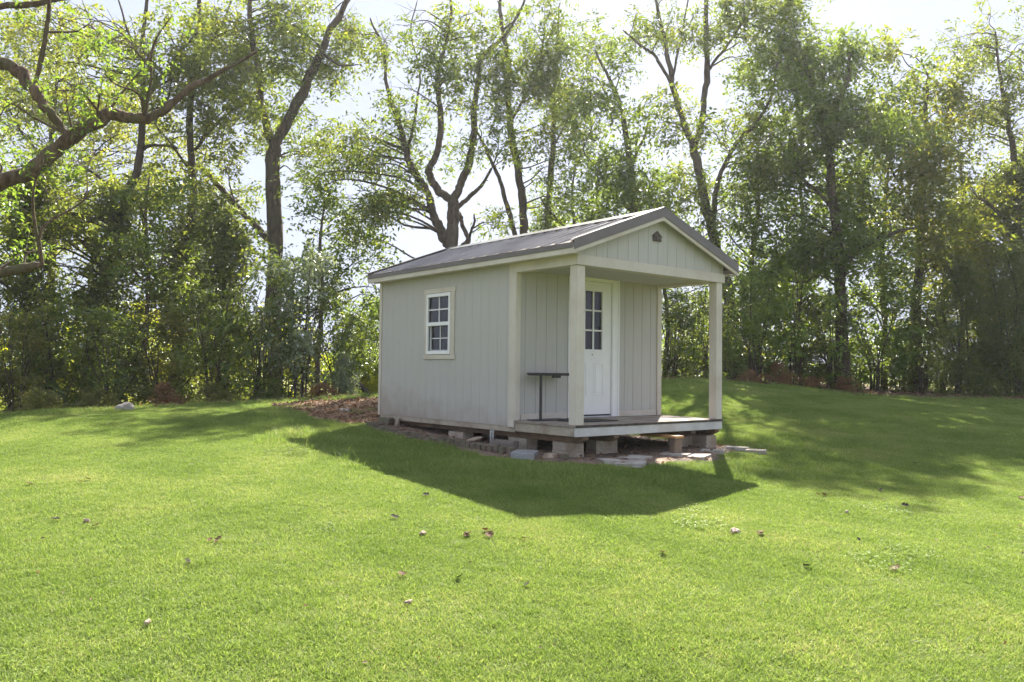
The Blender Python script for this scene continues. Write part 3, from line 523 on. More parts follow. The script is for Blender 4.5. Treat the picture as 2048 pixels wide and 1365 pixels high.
SHRUBMAT = [
    mat_leaf('shrub_dark', [(0.031, 0.063, 0.023), (0.057, 0.100, 0.032), (0.093, 0.144, 0.036), (0.171, 0.186, 0.049)], (.23, .27, .05), .48, .4, .5),
    mat_leaf('shrub_olive', [(0.053, 0.075, 0.028), (0.093, 0.116, 0.036), (0.155, 0.164, 0.046), (0.233, 0.186, 0.065)], (.26, .25, .06), .48),
    mat_leaf('shrub_green', [(0.047, 0.097, 0.024), (0.080, 0.155, 0.032), (0.132, 0.223, 0.038), (0.202, 0.242, 0.049)], (.25, .34, .05), .44),
    mat_leaf('shrub_yellow', [(0.124, 0.186, 0.032), (0.202, 0.260, 0.032), (0.310, 0.334, 0.041), (0.434, 0.372, 0.049)], (.32, .33, .04), .5),
    mat_leaf('dry_brush', [(0.079, 0.075, 0.036), (0.125, 0.068, 0.041), (0.232, 0.110, 0.056), (0.356, 0.186, 0.082), (0.143, 0.126, 0.049)], (.30, .17, .08), .35),
    mat_leaf('shrub_silvery', [(0.093, 0.131, 0.073), (0.155, 0.205, 0.121), (0.248, 0.307, 0.194), (0.078, 0.121, 0.049)], (.24, .26, .12), .3, .3, .8),
]
M['litter'] = mat_leaf('leaf_litter', [(.09, .055, .035), (.16, .095, .06), (.25, .16, .10), (.33, .24, .16), (.12, .08, .05)], (.2, .12, .06), .15, .8)

# ------------------------------------------------------------------ ground
def axis_coords(c, n, a, far):
    t = np.linspace(-1, 1, n); k = math.asinh(far / a)
    return c + a * np.sinh(t * k)
NG = 460
gx = axis_coords(1.0, NG, 9.0, 900.0); gy = axis_coords(1.0, NG, 9.0, 900.0)
GX, GY = np.meshgrid(gx, gy, indexing='ij')
GZ = ground(GX, GY)
idx = np.arange(NG * NG).reshape(NG, NG)
quads = np.stack([idx[:-1, :-1], idx[1:, :-1], idx[1:, 1:], idx[:-1, 1:]], -1).reshape(-1, 4)
me = raw_mesh('ground', np.stack([GX, GY, GZ], -1).reshape(-1, 3), quads, True)
ins = inside(LAWN_EDGE, GX.ravel(), GY.ravel()); dd = dist_poly(LAWN_EDGE, GX.ravel(), GY.ravel()) * np.where(ins, 1, -1)
at = me.attributes.new('lawn', 'FLOAT', 'POINT'); at.data.foreach_set('value', np.clip(dd / 1.0, -30, 3).astype(np.float32))
def mat_ground():
    m, n, b = mat_new('ground_cover'); L = n.links.new
    at = nd(n, 'ShaderNodeAttribute', attribute_name='lawn'); g = nd(n, 'ShaderNodeNewGeometry')
    def noise(s, d=6):
        q = nd(n, 'ShaderNodeTexNoise'); q.inputs['Scale'].default_value = s; q.inputs['Detail'].default_value = d; L(g.outputs['Position'], q.inputs['Vector']); return q.outputs['Fac']
    def ramp(src, stops):
        r = nd(n, 'ShaderNodeValToRGB'); e = r.color_ramp.elements
        e[0].position, e[0].color = stops[0][0], (*stops[0][1], 1); e[1].position, e[1].color = stops[-1][0], (*stops[-1][1], 1)
        for p_, c_ in stops[1:-1]: q = e.new(p_); q.color = (*c_, 1)
        L(src, r.inputs[0]); return r.outputs[0]
    lawn = ramp(noise(60, 8), [(.3, (.075, .095, .028)), (.55, (.12, .155, .042)), (.75, (.16, .18, .06))])
    lit = ramp(noise(18, 9), [(.3, (.035, .026, .018)), (.5, (.085, .058, .036)), (.72, (.15, .10, .06))])
    far = ramp(noise(.4, 8), [(.35, (.10, .12, .03)), (.65, (.19, .18, .05))])
    a = nd(n, 'ShaderNodeMath', operation='MULTIPLY_ADD'); a.inputs[1].default_value = 1.2; L(noise(1.6, 8), a.inputs[0]); a.inputs[2].default_value = -.6
    s = nd(n, 'ShaderNodeMath', operation='ADD'); L(at.outputs['Fac'], s.inputs[0]); L(a.outputs[0], s.inputs[1])
    mr = nd(n, 'ShaderNodeMapRange'); mr.inputs['From Min'].default_value = -.3; mr.inputs['From Max'].default_value = .3; L(s.outputs[0], mr.inputs['Value'])
    mf = nd(n, 'ShaderNodeMapRange'); mf.inputs['From Min'].default_value = -10; mf.inputs['From Max'].default_value = -16; L(at.outputs['Fac'], mf.inputs['Value'])
    m1 = nd(n, 'ShaderNodeMixRGB'); L(mf.outputs[0], m1.inputs['Fac']); L(lit, m1.inputs['Color1']); L(far, m1.inputs['Color2'])
    m2 = nd(n, 'ShaderNodeMixRGB'); L(mr.outputs[0], m2.inputs['Fac']); L(m1.outputs[0], m2.inputs['Color1']); L(lawn, m2.inputs['Color2'])
    L(m2.outputs[0], b.inputs['Base Color']); b.inputs['Roughness'].default_value = .95; b.inputs['Specular IOR Level'].default_value = .1
    bp = nd(n, 'ShaderNodeBump'); bp.inputs['Strength'].default_value = .8; bp.inputs['Distance'].default_value = .03; L(noise(45, 8), bp.inputs['Height']); L(bp.outputs[0], b.inputs['Normal'])
    return m
tag(mesh_obj('ground', me, mat_ground()), kind='structure', label='sloping lawn ground with leaf litter under the trees')

# bare soil sheets
M['soil'] = mat_noise('bare_soil', (.15, .10, .07), (.30, .215, .155), 14, .95, .8, c3=(.12, .085, .06), scale2=3, bscale=40)
M['bank'] = mat_noise('rusty_litter_soil', (.17, .085, .045), (.36, .22, .13), 16, .95, .8, c3=(.25, .19, .11), scale2=3.2, bscale=40)
def soil_sheet(name, poly, mat, lift, label, step=.09):
    P = np.array(poly); x0, y0 = P.min(0) - .2; x1, y1 = P.max(0) + .2
    xs = np.arange(x0, x1, step); ys = np.arange(y0, y1, step); X, Y = np.meshgrid(xs, ys, indexing='ij')
    d = dist_poly(poly, X, Y) * np.where(inside(poly, X, Y), 1, -1)
    d = d + .09 * np.sin(X * 7 + 2 * np.sin(Y * 5)) * np.sin(Y * 8 + X * 3)
    Zz = ground(X, Y) + np.clip(d * .12, -.05, lift) + .012 * RNG.random(X.shape) * (d > .05)
    ix = np.arange(X.size).reshape(X.shape)
    q = np.stack([ix[:-1, :-1], ix[1:, :-1], ix[1:, 1:], ix[:-1, 1:]], -1).reshape(-1, 4)
    ok = (d.ravel()[q] > -.12).all(1)
    me = raw_mesh(name, np.stack([X, Y, Zz], -1).reshape(-1, 3), q[ok], True)
    bm = bmesh.new(); bm.from_mesh(me); bmesh.ops.delete(bm, geom=[v for v in bm.verts if not v.link_faces], context='VERTS'); bm.to_mesh(me); bm.free()
    tag(mesh_obj(name, me, mat), kind='structure', label=label)
soil_sheet('bare_soil', DIRT_FRONT, M['soil'], .012, 'brown bare soil under and around the shed')
soil_sheet('dirt_bank', DIRT_BANK, M['bank'], .016, 'rusty brown bank of soil and litter behind the shed corner')

# ------------------------------------------------------------------ leaves and tubes
def leaves_mesh(name, pos, axis, nrm, length, width, tint):
    """folded two-triangle leaves"""
    axis = norm(axis); side = norm(np.cross(nrm, axis)); up = np.cross(axis, side)
    N = len(pos); L_ = length[:, None]; W_ = width[:, None]
    V = np.empty((N, 4, 3), np.float32)
    V[:, 0] = pos; V[:, 2] = pos + axis * L_ - up * L_ * .12
    mid = pos + axis * L_ * .45
    V[:, 1] = mid + side * W_ * .5 + up * W_ * .16; V[:, 3] = mid - side * W_ * .5 + up * W_ * .16
    b = (np.arange(N, dtype=np.int32) * 4)[:, None]
    Fc = np.stack([b + [0, 1, 2], b + [0, 2, 3]], 1).reshape(-1, 3)
    me = bpy.data.meshes.new(name)
    me.vertices.add(N * 4); me.vertices.foreach_set('co', V.ravel())
    me.loops.add(Fc.size); me.loops.foreach_set('vertex_index', Fc.ravel().astype(np.int32))
    me.polygons.add(len(Fc)); me.polygons.foreach_set('loop_start', np.arange(0, Fc.size, 3, dtype=np.int32))
    me.update(calc_edges=False)
    a = me.attributes.new('tint', 'FLOAT', 'FACE'); a.data.foreach_set('value', np.repeat(np.clip(tint, 0, 1), 2).astype(np.float32))
    return me
def rand_dir(n, rng):
    return norm(rng.normal(size=(n, 3)))
def foliage(centres, rad, rng, nspray=10, nleaf=7, leaf=.11, wid=.45, droop=.35, tint_c=None, pin=True):
    """clusters of sprays; each spray is a stalk with paired leaflets"""
    M_ = len(centres); n = M_ * nspray
    c = np.repeat(centres, nspray, 0); r = np.repeat(rad, nspray)
    d = rand_dir(n, rng); d[:, 2] = d[:, 2] * .75
    start = c + d * (r * rng.random(n) ** .5 * .8)[:, None]
    ax = norm(d + rng.normal(size=(n, 3)) * .5 + np.array([0, 0, -droop]))
    ln = leaf * nleaf * .38 * rng.uniform(.7, 1.25, n)
    t = (np.arange(nleaf) + .7) / nleaf
    P = start[:, None, :] + ax[:, None, :] * (ln[:, None] * t)[:, :, None]
    P[:, :, 2] -= (ln[:, None] * t ** 2 * .25)
    P += rng.normal(size=P.shape) * leaf * .12
    upv = norm(np.array([0, 0, 1.0]) + rng.normal(size=(n, 3)) * .55)
    sd = norm(np.cross(ax, upv)); s = np.where(np.arange(nleaf) % 2 == 0, 1, -1)
    A = norm(ax[:, None, :] * .55 + sd[:, None, :] * s[None, :, None] * .9 + rng.normal(size=P.shape) * .3)
    Nn = norm(np.repeat(upv[:, None, :], nleaf, 1) + rng.normal(size=P.shape) * .45)
    tot = n * nleaf
    L_ = leaf * rng.uniform(.65, 1.3, tot); W_ = L_ * wid * rng.uniform(.8, 1.2, tot)
    if tint_c is None: tint_c = rng.random(M_)
    ti = np.repeat(np.repeat(tint_c, nspray), nleaf) * .5 + rng.random(tot) ** 1.3 * .6
    return P.reshape(-1, 3), A.reshape(-1, 3), Nn.reshape(-1, 3), L_, W_, ti
class Tubes:
    def __init__(s): s.V = []; s.F = []; s.n = 0
    def add(s, pts, rad, k=6, rough=0.0):
        pts = np.asarray(pts, float); rad = np.asarray(rad, float); n = len(pts)
        t = norm(np.gradient(pts, axis=0)); ref = np.array([.31, .87, .12])
        a = norm(np.cross(t, ref)); b = np.cross(t, a)
        th = np.arange(k) * 2 * np.pi / k
        ring = a[:, None, :] * np.cos(th)[None, :, None] + b[:, None, :] * np.sin(th)[None, :, None]
        rr = np.repeat(rad[:, None], k, 1)
        if rough:
            g = np.random.default_rng(len(s.V) + 3).normal(size=(n + 2, k)); g = (g[:-2] + g[1:-1] * 1.5 + g[2:]) / 2.2; g = (g + .6 * np.roll(g, 1, 1))
            rr = rr * (1 + rough * g.clip(-2, 2))
        V = pts[:, None, :] + ring * rr[:, :, None]
        i = np.arange(n - 1)[:, None] * k; j = np.arange(k)[None, :]; j2 = (j + 1) % k
        F_ = np.stack([i + j, i + j2, i + k + j2, i + k + j], -1).reshape(-1, 4) + s.n
        s.V.append(V.reshape(-1, 3)); s.F.append(F_); s.n += n * k
    def mesh(s, name):
        return raw_mesh(name, np.concatenate(s.V), np.concatenate(s.F), True)
def spline(pts, n_per=6):
    P = np.asarray(pts, float); P = np.vstack([2 * P[0] - P[1], P, 2 * P[-1] - P[-2]]); out = []
    for i in range(1, len(P) - 2):
        for t in np.arange(n_per) / n_per:
            p0, p1, p2, p3 = P[i - 1], P[i], P[i + 1], P[i + 2]
            out.append(.5 * (2 * p1 + (p2 - p0) * t + (2 * p0 - 5 * p1 + 4 * p2 - p3) * t * t + (3 * p1 - p0 - 3 * p2 + p3) * t ** 3))
    out.append(P[-2]); return np.array(out)

BARKOF = {0: 'barkbrown', 1: 'bark', 2: 'barkgrey', 3: 'barkgrey', 4: 'bark'}
LEAFLEN = {0: .085, 1: .14, 2: .165, 3: .15, 4: .165}
RV = np.array(R); FV = np.array(F)
def build_tree(k, T):
    rng = np.random.default_rng(100 + k); tb = Tubes(); nodes = []; nrad = []
    for li, l in enumerate(T['limbs']):
        S = spline(l, 9 if li == 0 else 8); r = np.maximum(S[:, 3], .008); P = S[:, :3].copy()
        wob = np.cumsum(rng.normal(size=P.shape), 0); wob -= np.linspace(0, 1, len(P))[:, None] * wob[-1]
        P += wob * np.minimum(r, .1)[:, None] * .16
        ends = [np.array(o_[0][:3]) for o_ in T['limbs'][1:]]
        cont = any(np.linalg.norm(e_ - np.array(l[-1][:3])) < .35 for e_ in ends)
        r = r * .74
        tb.add(P, np.append(r[:-1], r[-1] * (1 if cont else .3)) * (1 + .035 * np.convolve(rng.normal(size=len(r) + 2), [.3, .4, .3], 'valid').clip(-2, 2)), 12 if r.max() > .12 else 8, .07 if r.max() > .05 else .03)
        nodes.append(P[1:]); nrad.append(r[1:])
    N0 = np.concatenate(nodes); R0 = np.concatenate(nrad)
    LF = LEAFLEN[T['leaf']]; cents = []; tint = []
    near = 1.0
    for (x, y, z, rx, ry, rz, dens) in T['blobs']:
        area = math.pi * rx * rz; n = max(3, int(area * dens * 11 * DENS * {1: .58, 3: .82}.get(T['leaf'], 1.0) * (1.0 if T['short'] else .72)))
        # clumpy: a few sub-centres, clusters gather round them
        ns = max(2, int(area * 1.6)); sub = rng.normal(size=(ns, 3)); sub = norm(sub) * (rng.random(ns) ** .4)[:, None]
        stint = rng.random(ns)
        w = rng.integers(0, ns, n); q = sub[w] * .95 + rng.normal(size=(n, 3)) * .30
        c = np.array([x, y, z]) + RV * (q[:, :1] * rx) + FV * (q[:, 1:2] * ry) + np.array([0, 0, 1.0]) * (q[:, 2:3] * rz)
        cents.append(c); tint.append(np.clip(stint[w] * .75 + rng.random(n) * .3 + .04 * q[:, 2], 0, 1))
        # branchlets from the nearest limb to each sub-centre
        sc = np.array([x, y, z]) + RV * (sub[:, :1] * rx) + FV * (sub[:, 1:2] * ry) + np.array([0, 0, 1.0]) * (sub[:, 2:3] * rz)
        for p in sc:
            dv = N0 - p; e = np.linalg.norm(dv, axis=1) + np.maximum(N0[:, 2] - p[2] + .3, 0) * 1.2
            i = int(e.argmin()); a = N0[i]
            L_ = np.linalg.norm(p - a)
            if L_ < .25: continue
            mid1 = a + (p - a) * .35 + np.array([0, 0, .10 * L_]) + rng.normal(size=3) * .07 * L_
            mid2 = a + (p - a) * .7 + np.array([0, 0, .10 * L_]) + rng.normal(size=3) * .07 * L_
            C_ = spline([a, mid1, mid2, p], 3)
            r1 = min(R0[i] * .6, .014 + .011 * L_)
            tb.add(C_, np.linspace(r1, .006, len(C_)), 5)
            for _ in range(5):  # twigs
                j = rng.integers(len(C_) // 2, len(C_)); dr = norm(norm(p - a) * .6 + rng.normal(size=3) * .8)
                e2 = C_[j] + dr * rng.uniform(.35, .8)
                tb.add([C_[j], (C_[j] + e2) / 2 + rng.normal(size=3) * .04, e2], [.007, .005, .003], 4)
    if T['leaf'] == 1:      # ivy climbing the trunk
        P = nodes[0][::1]; P = P[P[:, 2] < P[0, 2] + 7.5]; q = np.repeat(P, 4, 0) + rng.normal(size=(len(P) * 4, 3)) * np.array([.24, .24, .22])
        cents.append(q); tint.append(rng.random(len(q)) * .45)
    cents = np.concatenate(cents); tint = np.concatenate(tint)
    A = foliage(cents, rng.uniform(.22, .5, len(cents)), rng, nspray=9, nleaf=7, leaf=LF, wid=.46 if T['leaf'] != 2 else .36, tint_c=tint)
    base = T['limbs'][0][0]
    t = thing('tree', T['label'], 'tree', (base[0], base[1], gz(base[0], base[1])), 'trees along the lawn edge')
    tr = mesh_obj('trunk', tb.mesh('trunk'), M[BARKOF[T['leaf']]], t)
    cr = mesh_obj('crown', leaves_mesh('crown', *A), LEAVES[T['leaf']], t)
    return len(A[0])
DENS = 1.2
nl = sum(build_tree(k, T) for k, T in enumerate(TREES))
print('tree leaves', nl)

# ------------------------------------------------------------------ shrubs
def shrub_variant(k, h, w, n, leaf, seed, kind):
    rng = np.random.default_rng(seed); tb = Tubes(); cents = []
    ns = 9 if kind != 'weed' else 16
    for i in range(ns):
        a = rng.uniform(0, 6.283); l = rng.uniform(.55, 1) * h; sp = rng.uniform(.15, .8) * w
        top = np.array([math.cos(a) * sp, math.sin(a) * sp, l])
        p0 = np.array([math.cos(a), math.sin(a), 0]) * w * .12
        C_ = spline([p0 - [0, 0, .15], p0 * 1.2 + [0, 0, l * .3], top * np.array([.75, .75, .7]) + rng.normal(size=3) * .05 * h, top], 4)
        r0 = .028 * h / 3.5 if kind != 'weed' else .006
        tb.add(C_, np.linspace(r0, r0 * .25, len(C_)), 5)
    if kind == 'cedar':
        z = rng.random(n) ** 1.25; a = rng.uniform(0, 6.283, n); rr = (1 - z * .85) * w * (rng.random(n) ** .35)
        c = np.stack([np.cos(a) * rr, np.sin(a) * rr, z * h], -1); rad = rng.uniform(.12, .26, n)
        P = foliage(c, rad, rng, 10, 11, leaf, .30, .85)
    else:
        ns2 = 26; q = rng.normal(size=(ns2, 3)); q = norm(q) * (rng.random(ns2) ** .38)[:, None]
        q[:, 2] = q[:, 2] * .5 + .52
        wi = rng.integers(0, ns2, n); c = q[wi] + rng.normal(size=(n, 3)) * np.array([.15, .15, .09])
        prof = 1.0 - .42 * np.clip(c[:, 2] - .35, 0, 1)
        c = np.stack([c[:, 0] * w * prof, c[:, 1] * w * prof, np.clip(c[:, 2], .02, 1.1) * h], -1)
        tc_ = np.clip(rng.random(ns2)[wi] * .7 + rng.random(n) * .3, 0, 1)
        P = foliage(c, rng.uniform(.13, .33, n) * (1 if kind != 'weed' else .35), rng, 9, 6, leaf, .5, .25, tint_c=tc_)
    return tb.mesh('stems'), leaves_mesh('foliage', *P)
VAR = [shrub_variant(0, 3.5, 1.25, 100, .085, 1, 'bush'), shrub_variant(1, 3.5, 1.25, 52, .15, 2, 'bush'), shrub_variant(2, 3.5, 1.25, 82, .11, 3, 'bush'),
       shrub_variant(3, 3.5, 1.25, 64, .13, 4, 'bush'), shrub_variant(4, 4.6, 1.5, 300, .08, 5, 'cedar'), shrub_variant(5, .7, .5, 60, .05, 6, 'weed'), shrub_variant(6, .7, .5, 70, .045, 8, 'weed')]
VH = [3.5, 3.5, 3.5, 3.5, 4.6, .7, .7]; VW = [1.25] * 4 + [1.5, .5, .5]
SH_LABEL = {0: ('dark green hedge shrub growing under the trees', 'dark green hedge shrubs'), 1: ('olive brown shrub in the tangled hedge', 'olive brown hedge shrubs'),
            2: ('mid green leafy shrub in the hedge', 'mid green hedge shrubs'), 3: ('sunlit yellow green shrub glowing behind the hedge', 'yellow green shrubs behind the hedge'),
            4: ('low dry rust-coloured brush at the lawn edge', 'dry rust-coloured brush'), 5: ('silvery glinting shrub in the hedge near the shed', 'silvery shrubs')}
for i, (x, y, z, h, w, var, mt) in enumerate(SHRUBS):
    low = h < 1.3
    if low: var = 5 + (i % 2)
    lab, grp = SH_LABEL[mt]
    if low and mt != 4: lab, grp = ('low leafy weed clump along the foot of the hedge', 'weed clumps at the hedge foot')
    if var == 4: lab, grp = ('dark drooping cedar at the end of the hedge', 'drooping cedars')
    near_t = min((q for q in TREES if q['short']), key=lambda q: (q['limbs'][0][0][0] - x) ** 2 + (q['limbs'][0][0][1] - y) ** 2)['short']
    if var == 4: lab = 'dark drooping cedar near the ' + near_t
    else: lab = {0: 'dark green hedge shrub', 1: 'olive brown hedge shrub', 2: 'mid green leafy shrub', 3: 'yellow green shrub lit from behind', 4: 'low dry rust-coloured brush', 5: 'silvery glinting shrub'}[mt] + ' near the ' + near_t
    if low and mt != 4: lab = 'low weed clump at the hedge foot near the ' + near_t
    elif h < 2.2 and not low and mt != 3: lab = 'short ' + lab
    t = thing('weed' if low else ('cedar' if var == 4 else 'shrub'), lab, 'weed' if low else ('cedar' if var == 4 else 'shrub'), (x, y, z), grp)
    t.rotation_euler = (0, 0, random.uniform(0, 6.28)); t.scale = (w / VW[var], w / VW[var], h / VH[var] * .95)
    for nm, me, mm in (('stems', VAR[var][0], M['bark']), ('foliage', VAR[var][1], SHRUBMAT[mt])):
        o = bpy.data.objects.new(nm, me); COL.objects.link(o); o.parent = t
        if len(me.materials) == 0: me.materials.append(None)
        o.material_slots[0].link = 'OBJECT'; o.material_slots[0].material = mm

# far woods on the horizon, one distant mass
def far_woods():
    rng = np.random.default_rng(77); n = 1500
    a = np.radians(rng.uniform(-25, 105, n)); d = rng.uniform(120, 150, n)
    hh = 6 + 3 * np.sin(a * 23) + 2 * np.sin(a * 51 + 1)
    c = np.stack([np.sin(a) * d - 7, np.cos(a) * d - 7, -1 + rng.random(n) * np.maximum(hh, 2)], -1)
    P = foliage(c, rng.uniform(1.2, 2.4, n), rng, 7, 5, .75, .6, .1)
    tag(mesh_obj('far_woods', leaves_mesh('far_woods', *P), LEAVES[3]), label='distant line of woods beyond the field', kind='stuff')
far_woods()

# ------------------------------------------------------------------ shed
W_, PD, BL = 3.05, 1.22, 3.66
YB = PD + BL
shed = thing('shed', 'small grey wooden shed with metal gable roof and open front porch', 'shed', (1.525, 2.44, -.45))
SLOPE = .365; RIDGE = 2.955; OX = .19; OY = .14
def roof_z(x): return RIDGE - SLOPE * abs(x - 1.525)
WT = .09   # wall thickness
ZW0, ZW1 = -.088, 2.23
# --- long wall with the window: backing sheet, then boards with real grooves
def wall_with_hole(name, axis, c0, c1, a0, a1, z0, z1, holes, mat, parent):
    """sheet from a0..a1 along its length, with rectangular holes, built as joined boxes"""
    bm = bmesh.new()
    cutsa = sorted({a0, a1, *[h[0] for h in holes], *[h[1] for h in holes]}); cutsz = sorted({z0, z1, *[h[2] for h in holes], *[h[3] for h in holes]})
    for i in range(len(cutsa) - 1):
        for j in range(len(cutsz) - 1):
            am = (cutsa[i] + cutsa[i + 1]) / 2; zm = (cutsz[j] + cutsz[j + 1]) / 2
            if any(h[0] < am < h[1] and h[2] < zm < h[3] for h in holes): continue
            r = bmesh.ops.create_cube(bm, size=1.0)
            for v in r['verts']:
                al = cutsa[i] if v.co.x < 0 else cutsa[i + 1]; zz = cutsz[j] if v.co.z < 0 else cutsz[j + 1]; cc = c0 if v.co.y < 0 else c1
                v.co = Vector((cc, al, zz)) if axis == 'y' else Vector((al, cc, zz))
    bmesh.ops.remove_doubles(bm, verts=list(bm.verts), dist=1e-5)
    # drop interior faces shared by neighbouring boxes
    seen = {}
    for f in list(bm.faces):
        key = tuple(sorted(v.index for v in f.verts)); seen.setdefault(key, []).append(f)
    bm.verts.index_update(); seen = {}
    for f in bm.faces: seen.setdefault(tuple(sorted(v.index for v in f.verts)), []).append(f)
    bmesh.ops.delete(bm, geom=[f for fs in seen.values() if len(fs) > 1 for f in fs], context='FACES')
    bmesh.ops.recalc_face_normals(bm, faces=list(bm.faces))
    me = bpy.data.meshes.new(name); bm.to_mesh(me); bm.free()
    return mesh_obj(name, me, mat, parent)
BOARD = {}
def board(parent, axis, face, a0, a1, z0, z1, th, mat):
    """one siding board, bevelled, sharing mesh data between equal sizes; face = plane it lies against, th signed"""
    k = (axis, round(a1 - a0, 3), round(z1 - z0, 3), abs(th))
    if k not in BOARD:
        d = (abs(th), a1 - a0, z1 - z0) if axis == 'y' else (a1 - a0, abs(th), z1 - z0)
        BOARD[k] = box_mesh(*d, .0025, 'board'); BOARD[k].materials.append(mat)
    am = (a0 + a1) / 2; zm = (z0 + z1) / 2
    loc = (face + th / 2, am, zm) if axis == 'y' else (am, face + th / 2, zm)
    o = bpy.data.objects.new('board', BOARD[k]); o.location = loc; link(o, parent); return o
WIN = (2.775, 3.435, .925, 1.895)
wall_l = wall_with_hole('wall', 'y', .012, WT, PD + .02, YB - .012, ZW0, ZW1, [WIN], M['groove'], shed)
PIT = BL / 18; G = .0022
for i in range(18):
    a0 = PD + i * PIT + G / 2; a1 = PD + (i + 1) * PIT - G / 2
    if a1 < WIN[0] or a0 > WIN[1]: board(wall_l, 'y', .012, a0, a1, ZW0, ZW1, -.012, M['siding'])
    elif a0 < WIN[0] - .02 or a1 > WIN[1] + .02:
        if a0 < WIN[0] < a1: segs = [(a0, WIN[0]), (WIN[0], a1)]; keep = 0
        else: segs = [(a0, WIN[1]), (WIN[1], a1)]; keep = 1
        board(wall_l, 'y', .012, *segs[keep], ZW0, ZW1, -.012, M['siding'])
        s = segs[1 - keep]
        board(wall_l, 'y', .012, *s, ZW0, WIN[2], -.012, M['siding']); board(wall_l, 'y', .012, *s, WIN[3], ZW1, -.012, M['siding'])
    else:
        board(wall_l, 'y', .012, a0, a1, ZW0, WIN[2], -.012, M['siding']); board(wall_l, 'y', .012, a0, a1, WIN[3], ZW1, -.012, M['siding'])
# --- opposite and back walls
wall_r = bx('wall', M['groove'], (W_ - WT, PD + .02, ZW0), (W_ - .012, YB - .012, ZW1), shed, 0)
for i in range(18): board(wall_r, 'y', W_ - .012, PD + i * PIT + G / 2, PD + (i + 1) * PIT - G / 2, ZW0, ZW1, .012, M['siding'])
wall_b = bx('wall', M['groove'], (.014, YB - .1, ZW0), (W_ - .014, YB - .012, ZW1), shed, 0)
for i in range(15): board(wall_b, 'x', YB - .012, i * W_ / 15 + G / 2, (i + 1) * W_ / 15 - G / 2, ZW0, ZW1, .012, M['siding'])
G = .0052
# --- porch wall with the door opening
DOOR = (.999, 1.945, .012, 2.09)
wall_f = wall_with_hole('wall', 'x', PD + .012, PD + WT, .005, W_ - .005, .004, ZW1, [DOOR], M['groove'], shed)
xs = [.0, .175, .377, .569, .775, .999]; xr = [1.945, 2.02, 2.216, 2.412, 2.619, 2.822, 3.05]
for a, b in list(zip(xs, xs[1:])) + list(zip(xr, xr[1:])):
    board(wall_f, 'x', PD + .012, a + G / 2, b - G / 2, .004, 2.09, -.012, M['siding'])
board(wall_f, 'x', PD + .012, .004, W_ - .004, 2.09, ZW1, -.011, M['siding'])
bx('base_trim', M['trim'], (.10, PD - .014, .002), (.985, PD - .0005, .085), shed); bx('base_trim', M['trim'], (2.07, PD - .014, .002), (2.95, PD - .0005, .085), shed)
# --- corner trims
def corner(x0, x1, y0, y1, z0=ZW0 - .01, z1=2.19, m='trim'): return bx('corner_trim', M[m], (x0, y0, z0), (x1, y1, z1), shed)
corner(-.022, .0, PD + .0, PD + .13); corner(-.022, .07, PD - .024, PD - .001, .001)
corner(-.022, .0, YB - .035, YB + .03); corner(-.0, .06, YB + .002, YB + .03)
corner(W_, W_ + .022, PD, PD + .13); corner(W_ - .08, W_ + .022, PD - .024, PD - .001, .001)
corner(W_, W_ + .022, YB - .035, YB + .03); corner(W_ - .06, W_, YB + .002, YB + .03)
# --- skirt and skids
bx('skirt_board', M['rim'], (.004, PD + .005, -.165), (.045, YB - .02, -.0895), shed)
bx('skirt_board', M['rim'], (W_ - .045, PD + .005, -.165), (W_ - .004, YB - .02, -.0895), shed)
bx('floor_board', M['dark'], (.05, PD + .03, -.15), (W_ - .05, YB - .03, -.02), shed, 0)
for x in (.155, .73, 2.36, 2.925):
    # skid with a chamfered end, resting on the blocks
    prism('skid', M['skid'], [(.03, -.1485), (.03, -.19), (.14, -.245), (YB - .06, -.245), (YB - .06, -.1665), (PD + .02, -.1665), (PD + .02, -.1485)], 'x', x, x + .1, shed)
# --- porch deck
NP = 9; dw = PD / NP
deck = bx('porch_deck', M['dark'], (.05, .06, -.147), (W_ - .05, PD - .03, -.033), shed, 0)
me_p = box_mesh(W_ + .03, dw - .006, .03, .003, 'plank'); me_p.materials.append(M['deck'])
for i in range(NP):
    o = bpy.data.objects.new('plank', me_p); o.location = (W_ / 2, -.012 + dw * (i + .5) + .006, -.0155 + random.uniform(-.0015, .001)); link(o, deck)
bx('deck_nosing', M['nosing'], (-.012, -.012, -.0315), (W_ + .012, -.0065, -.002), shed, .002)
bx('rim_board', M['rimfront'], (-.003, -.002, -.149), (W_ + .003, .036, -.0325), shed)
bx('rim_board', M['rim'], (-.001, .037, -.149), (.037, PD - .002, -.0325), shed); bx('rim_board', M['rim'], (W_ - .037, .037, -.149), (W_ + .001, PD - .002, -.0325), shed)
# --- posts, header, porch ceiling
for x0 in (.0, W_ - .14):
    p = bx('post', M['trim'], (x0, .0, .001), (x0 + .14, .14, 2.056), shed, .005)
bx('header_board', M['trim'], (-.028, -.026, 2.056), (W_ + .028, -.002, 2.19), shed)
bx('header_board', M['trim'], (-.026, -.0015, 2.056), (-.003, PD - .026, 2.1895), shed); bx('header_board', M['trim'], (W_ + .003, -.0015, 2.056), (W_ + .026, PD - .026, 2.1895), shed)
bx('header_beam', M['trim'], (-.002, -.0015, 2.0575), (W_ + .002, .138, 2.186), shed)
bx('header_beam', M['trim'], (-.002, .139, 2.0575), (.12, PD - .03, 2.186), shed); bx('header_beam', M['trim'], (W_ - .12, .139, 2.0575), (W_ + .002, PD - .03, 2.186), shed)
bx('porch_ceiling', M['siding'], (.121, .139, 2.10), (W_ - .121, PD - .002, 2.125), shed, 0)
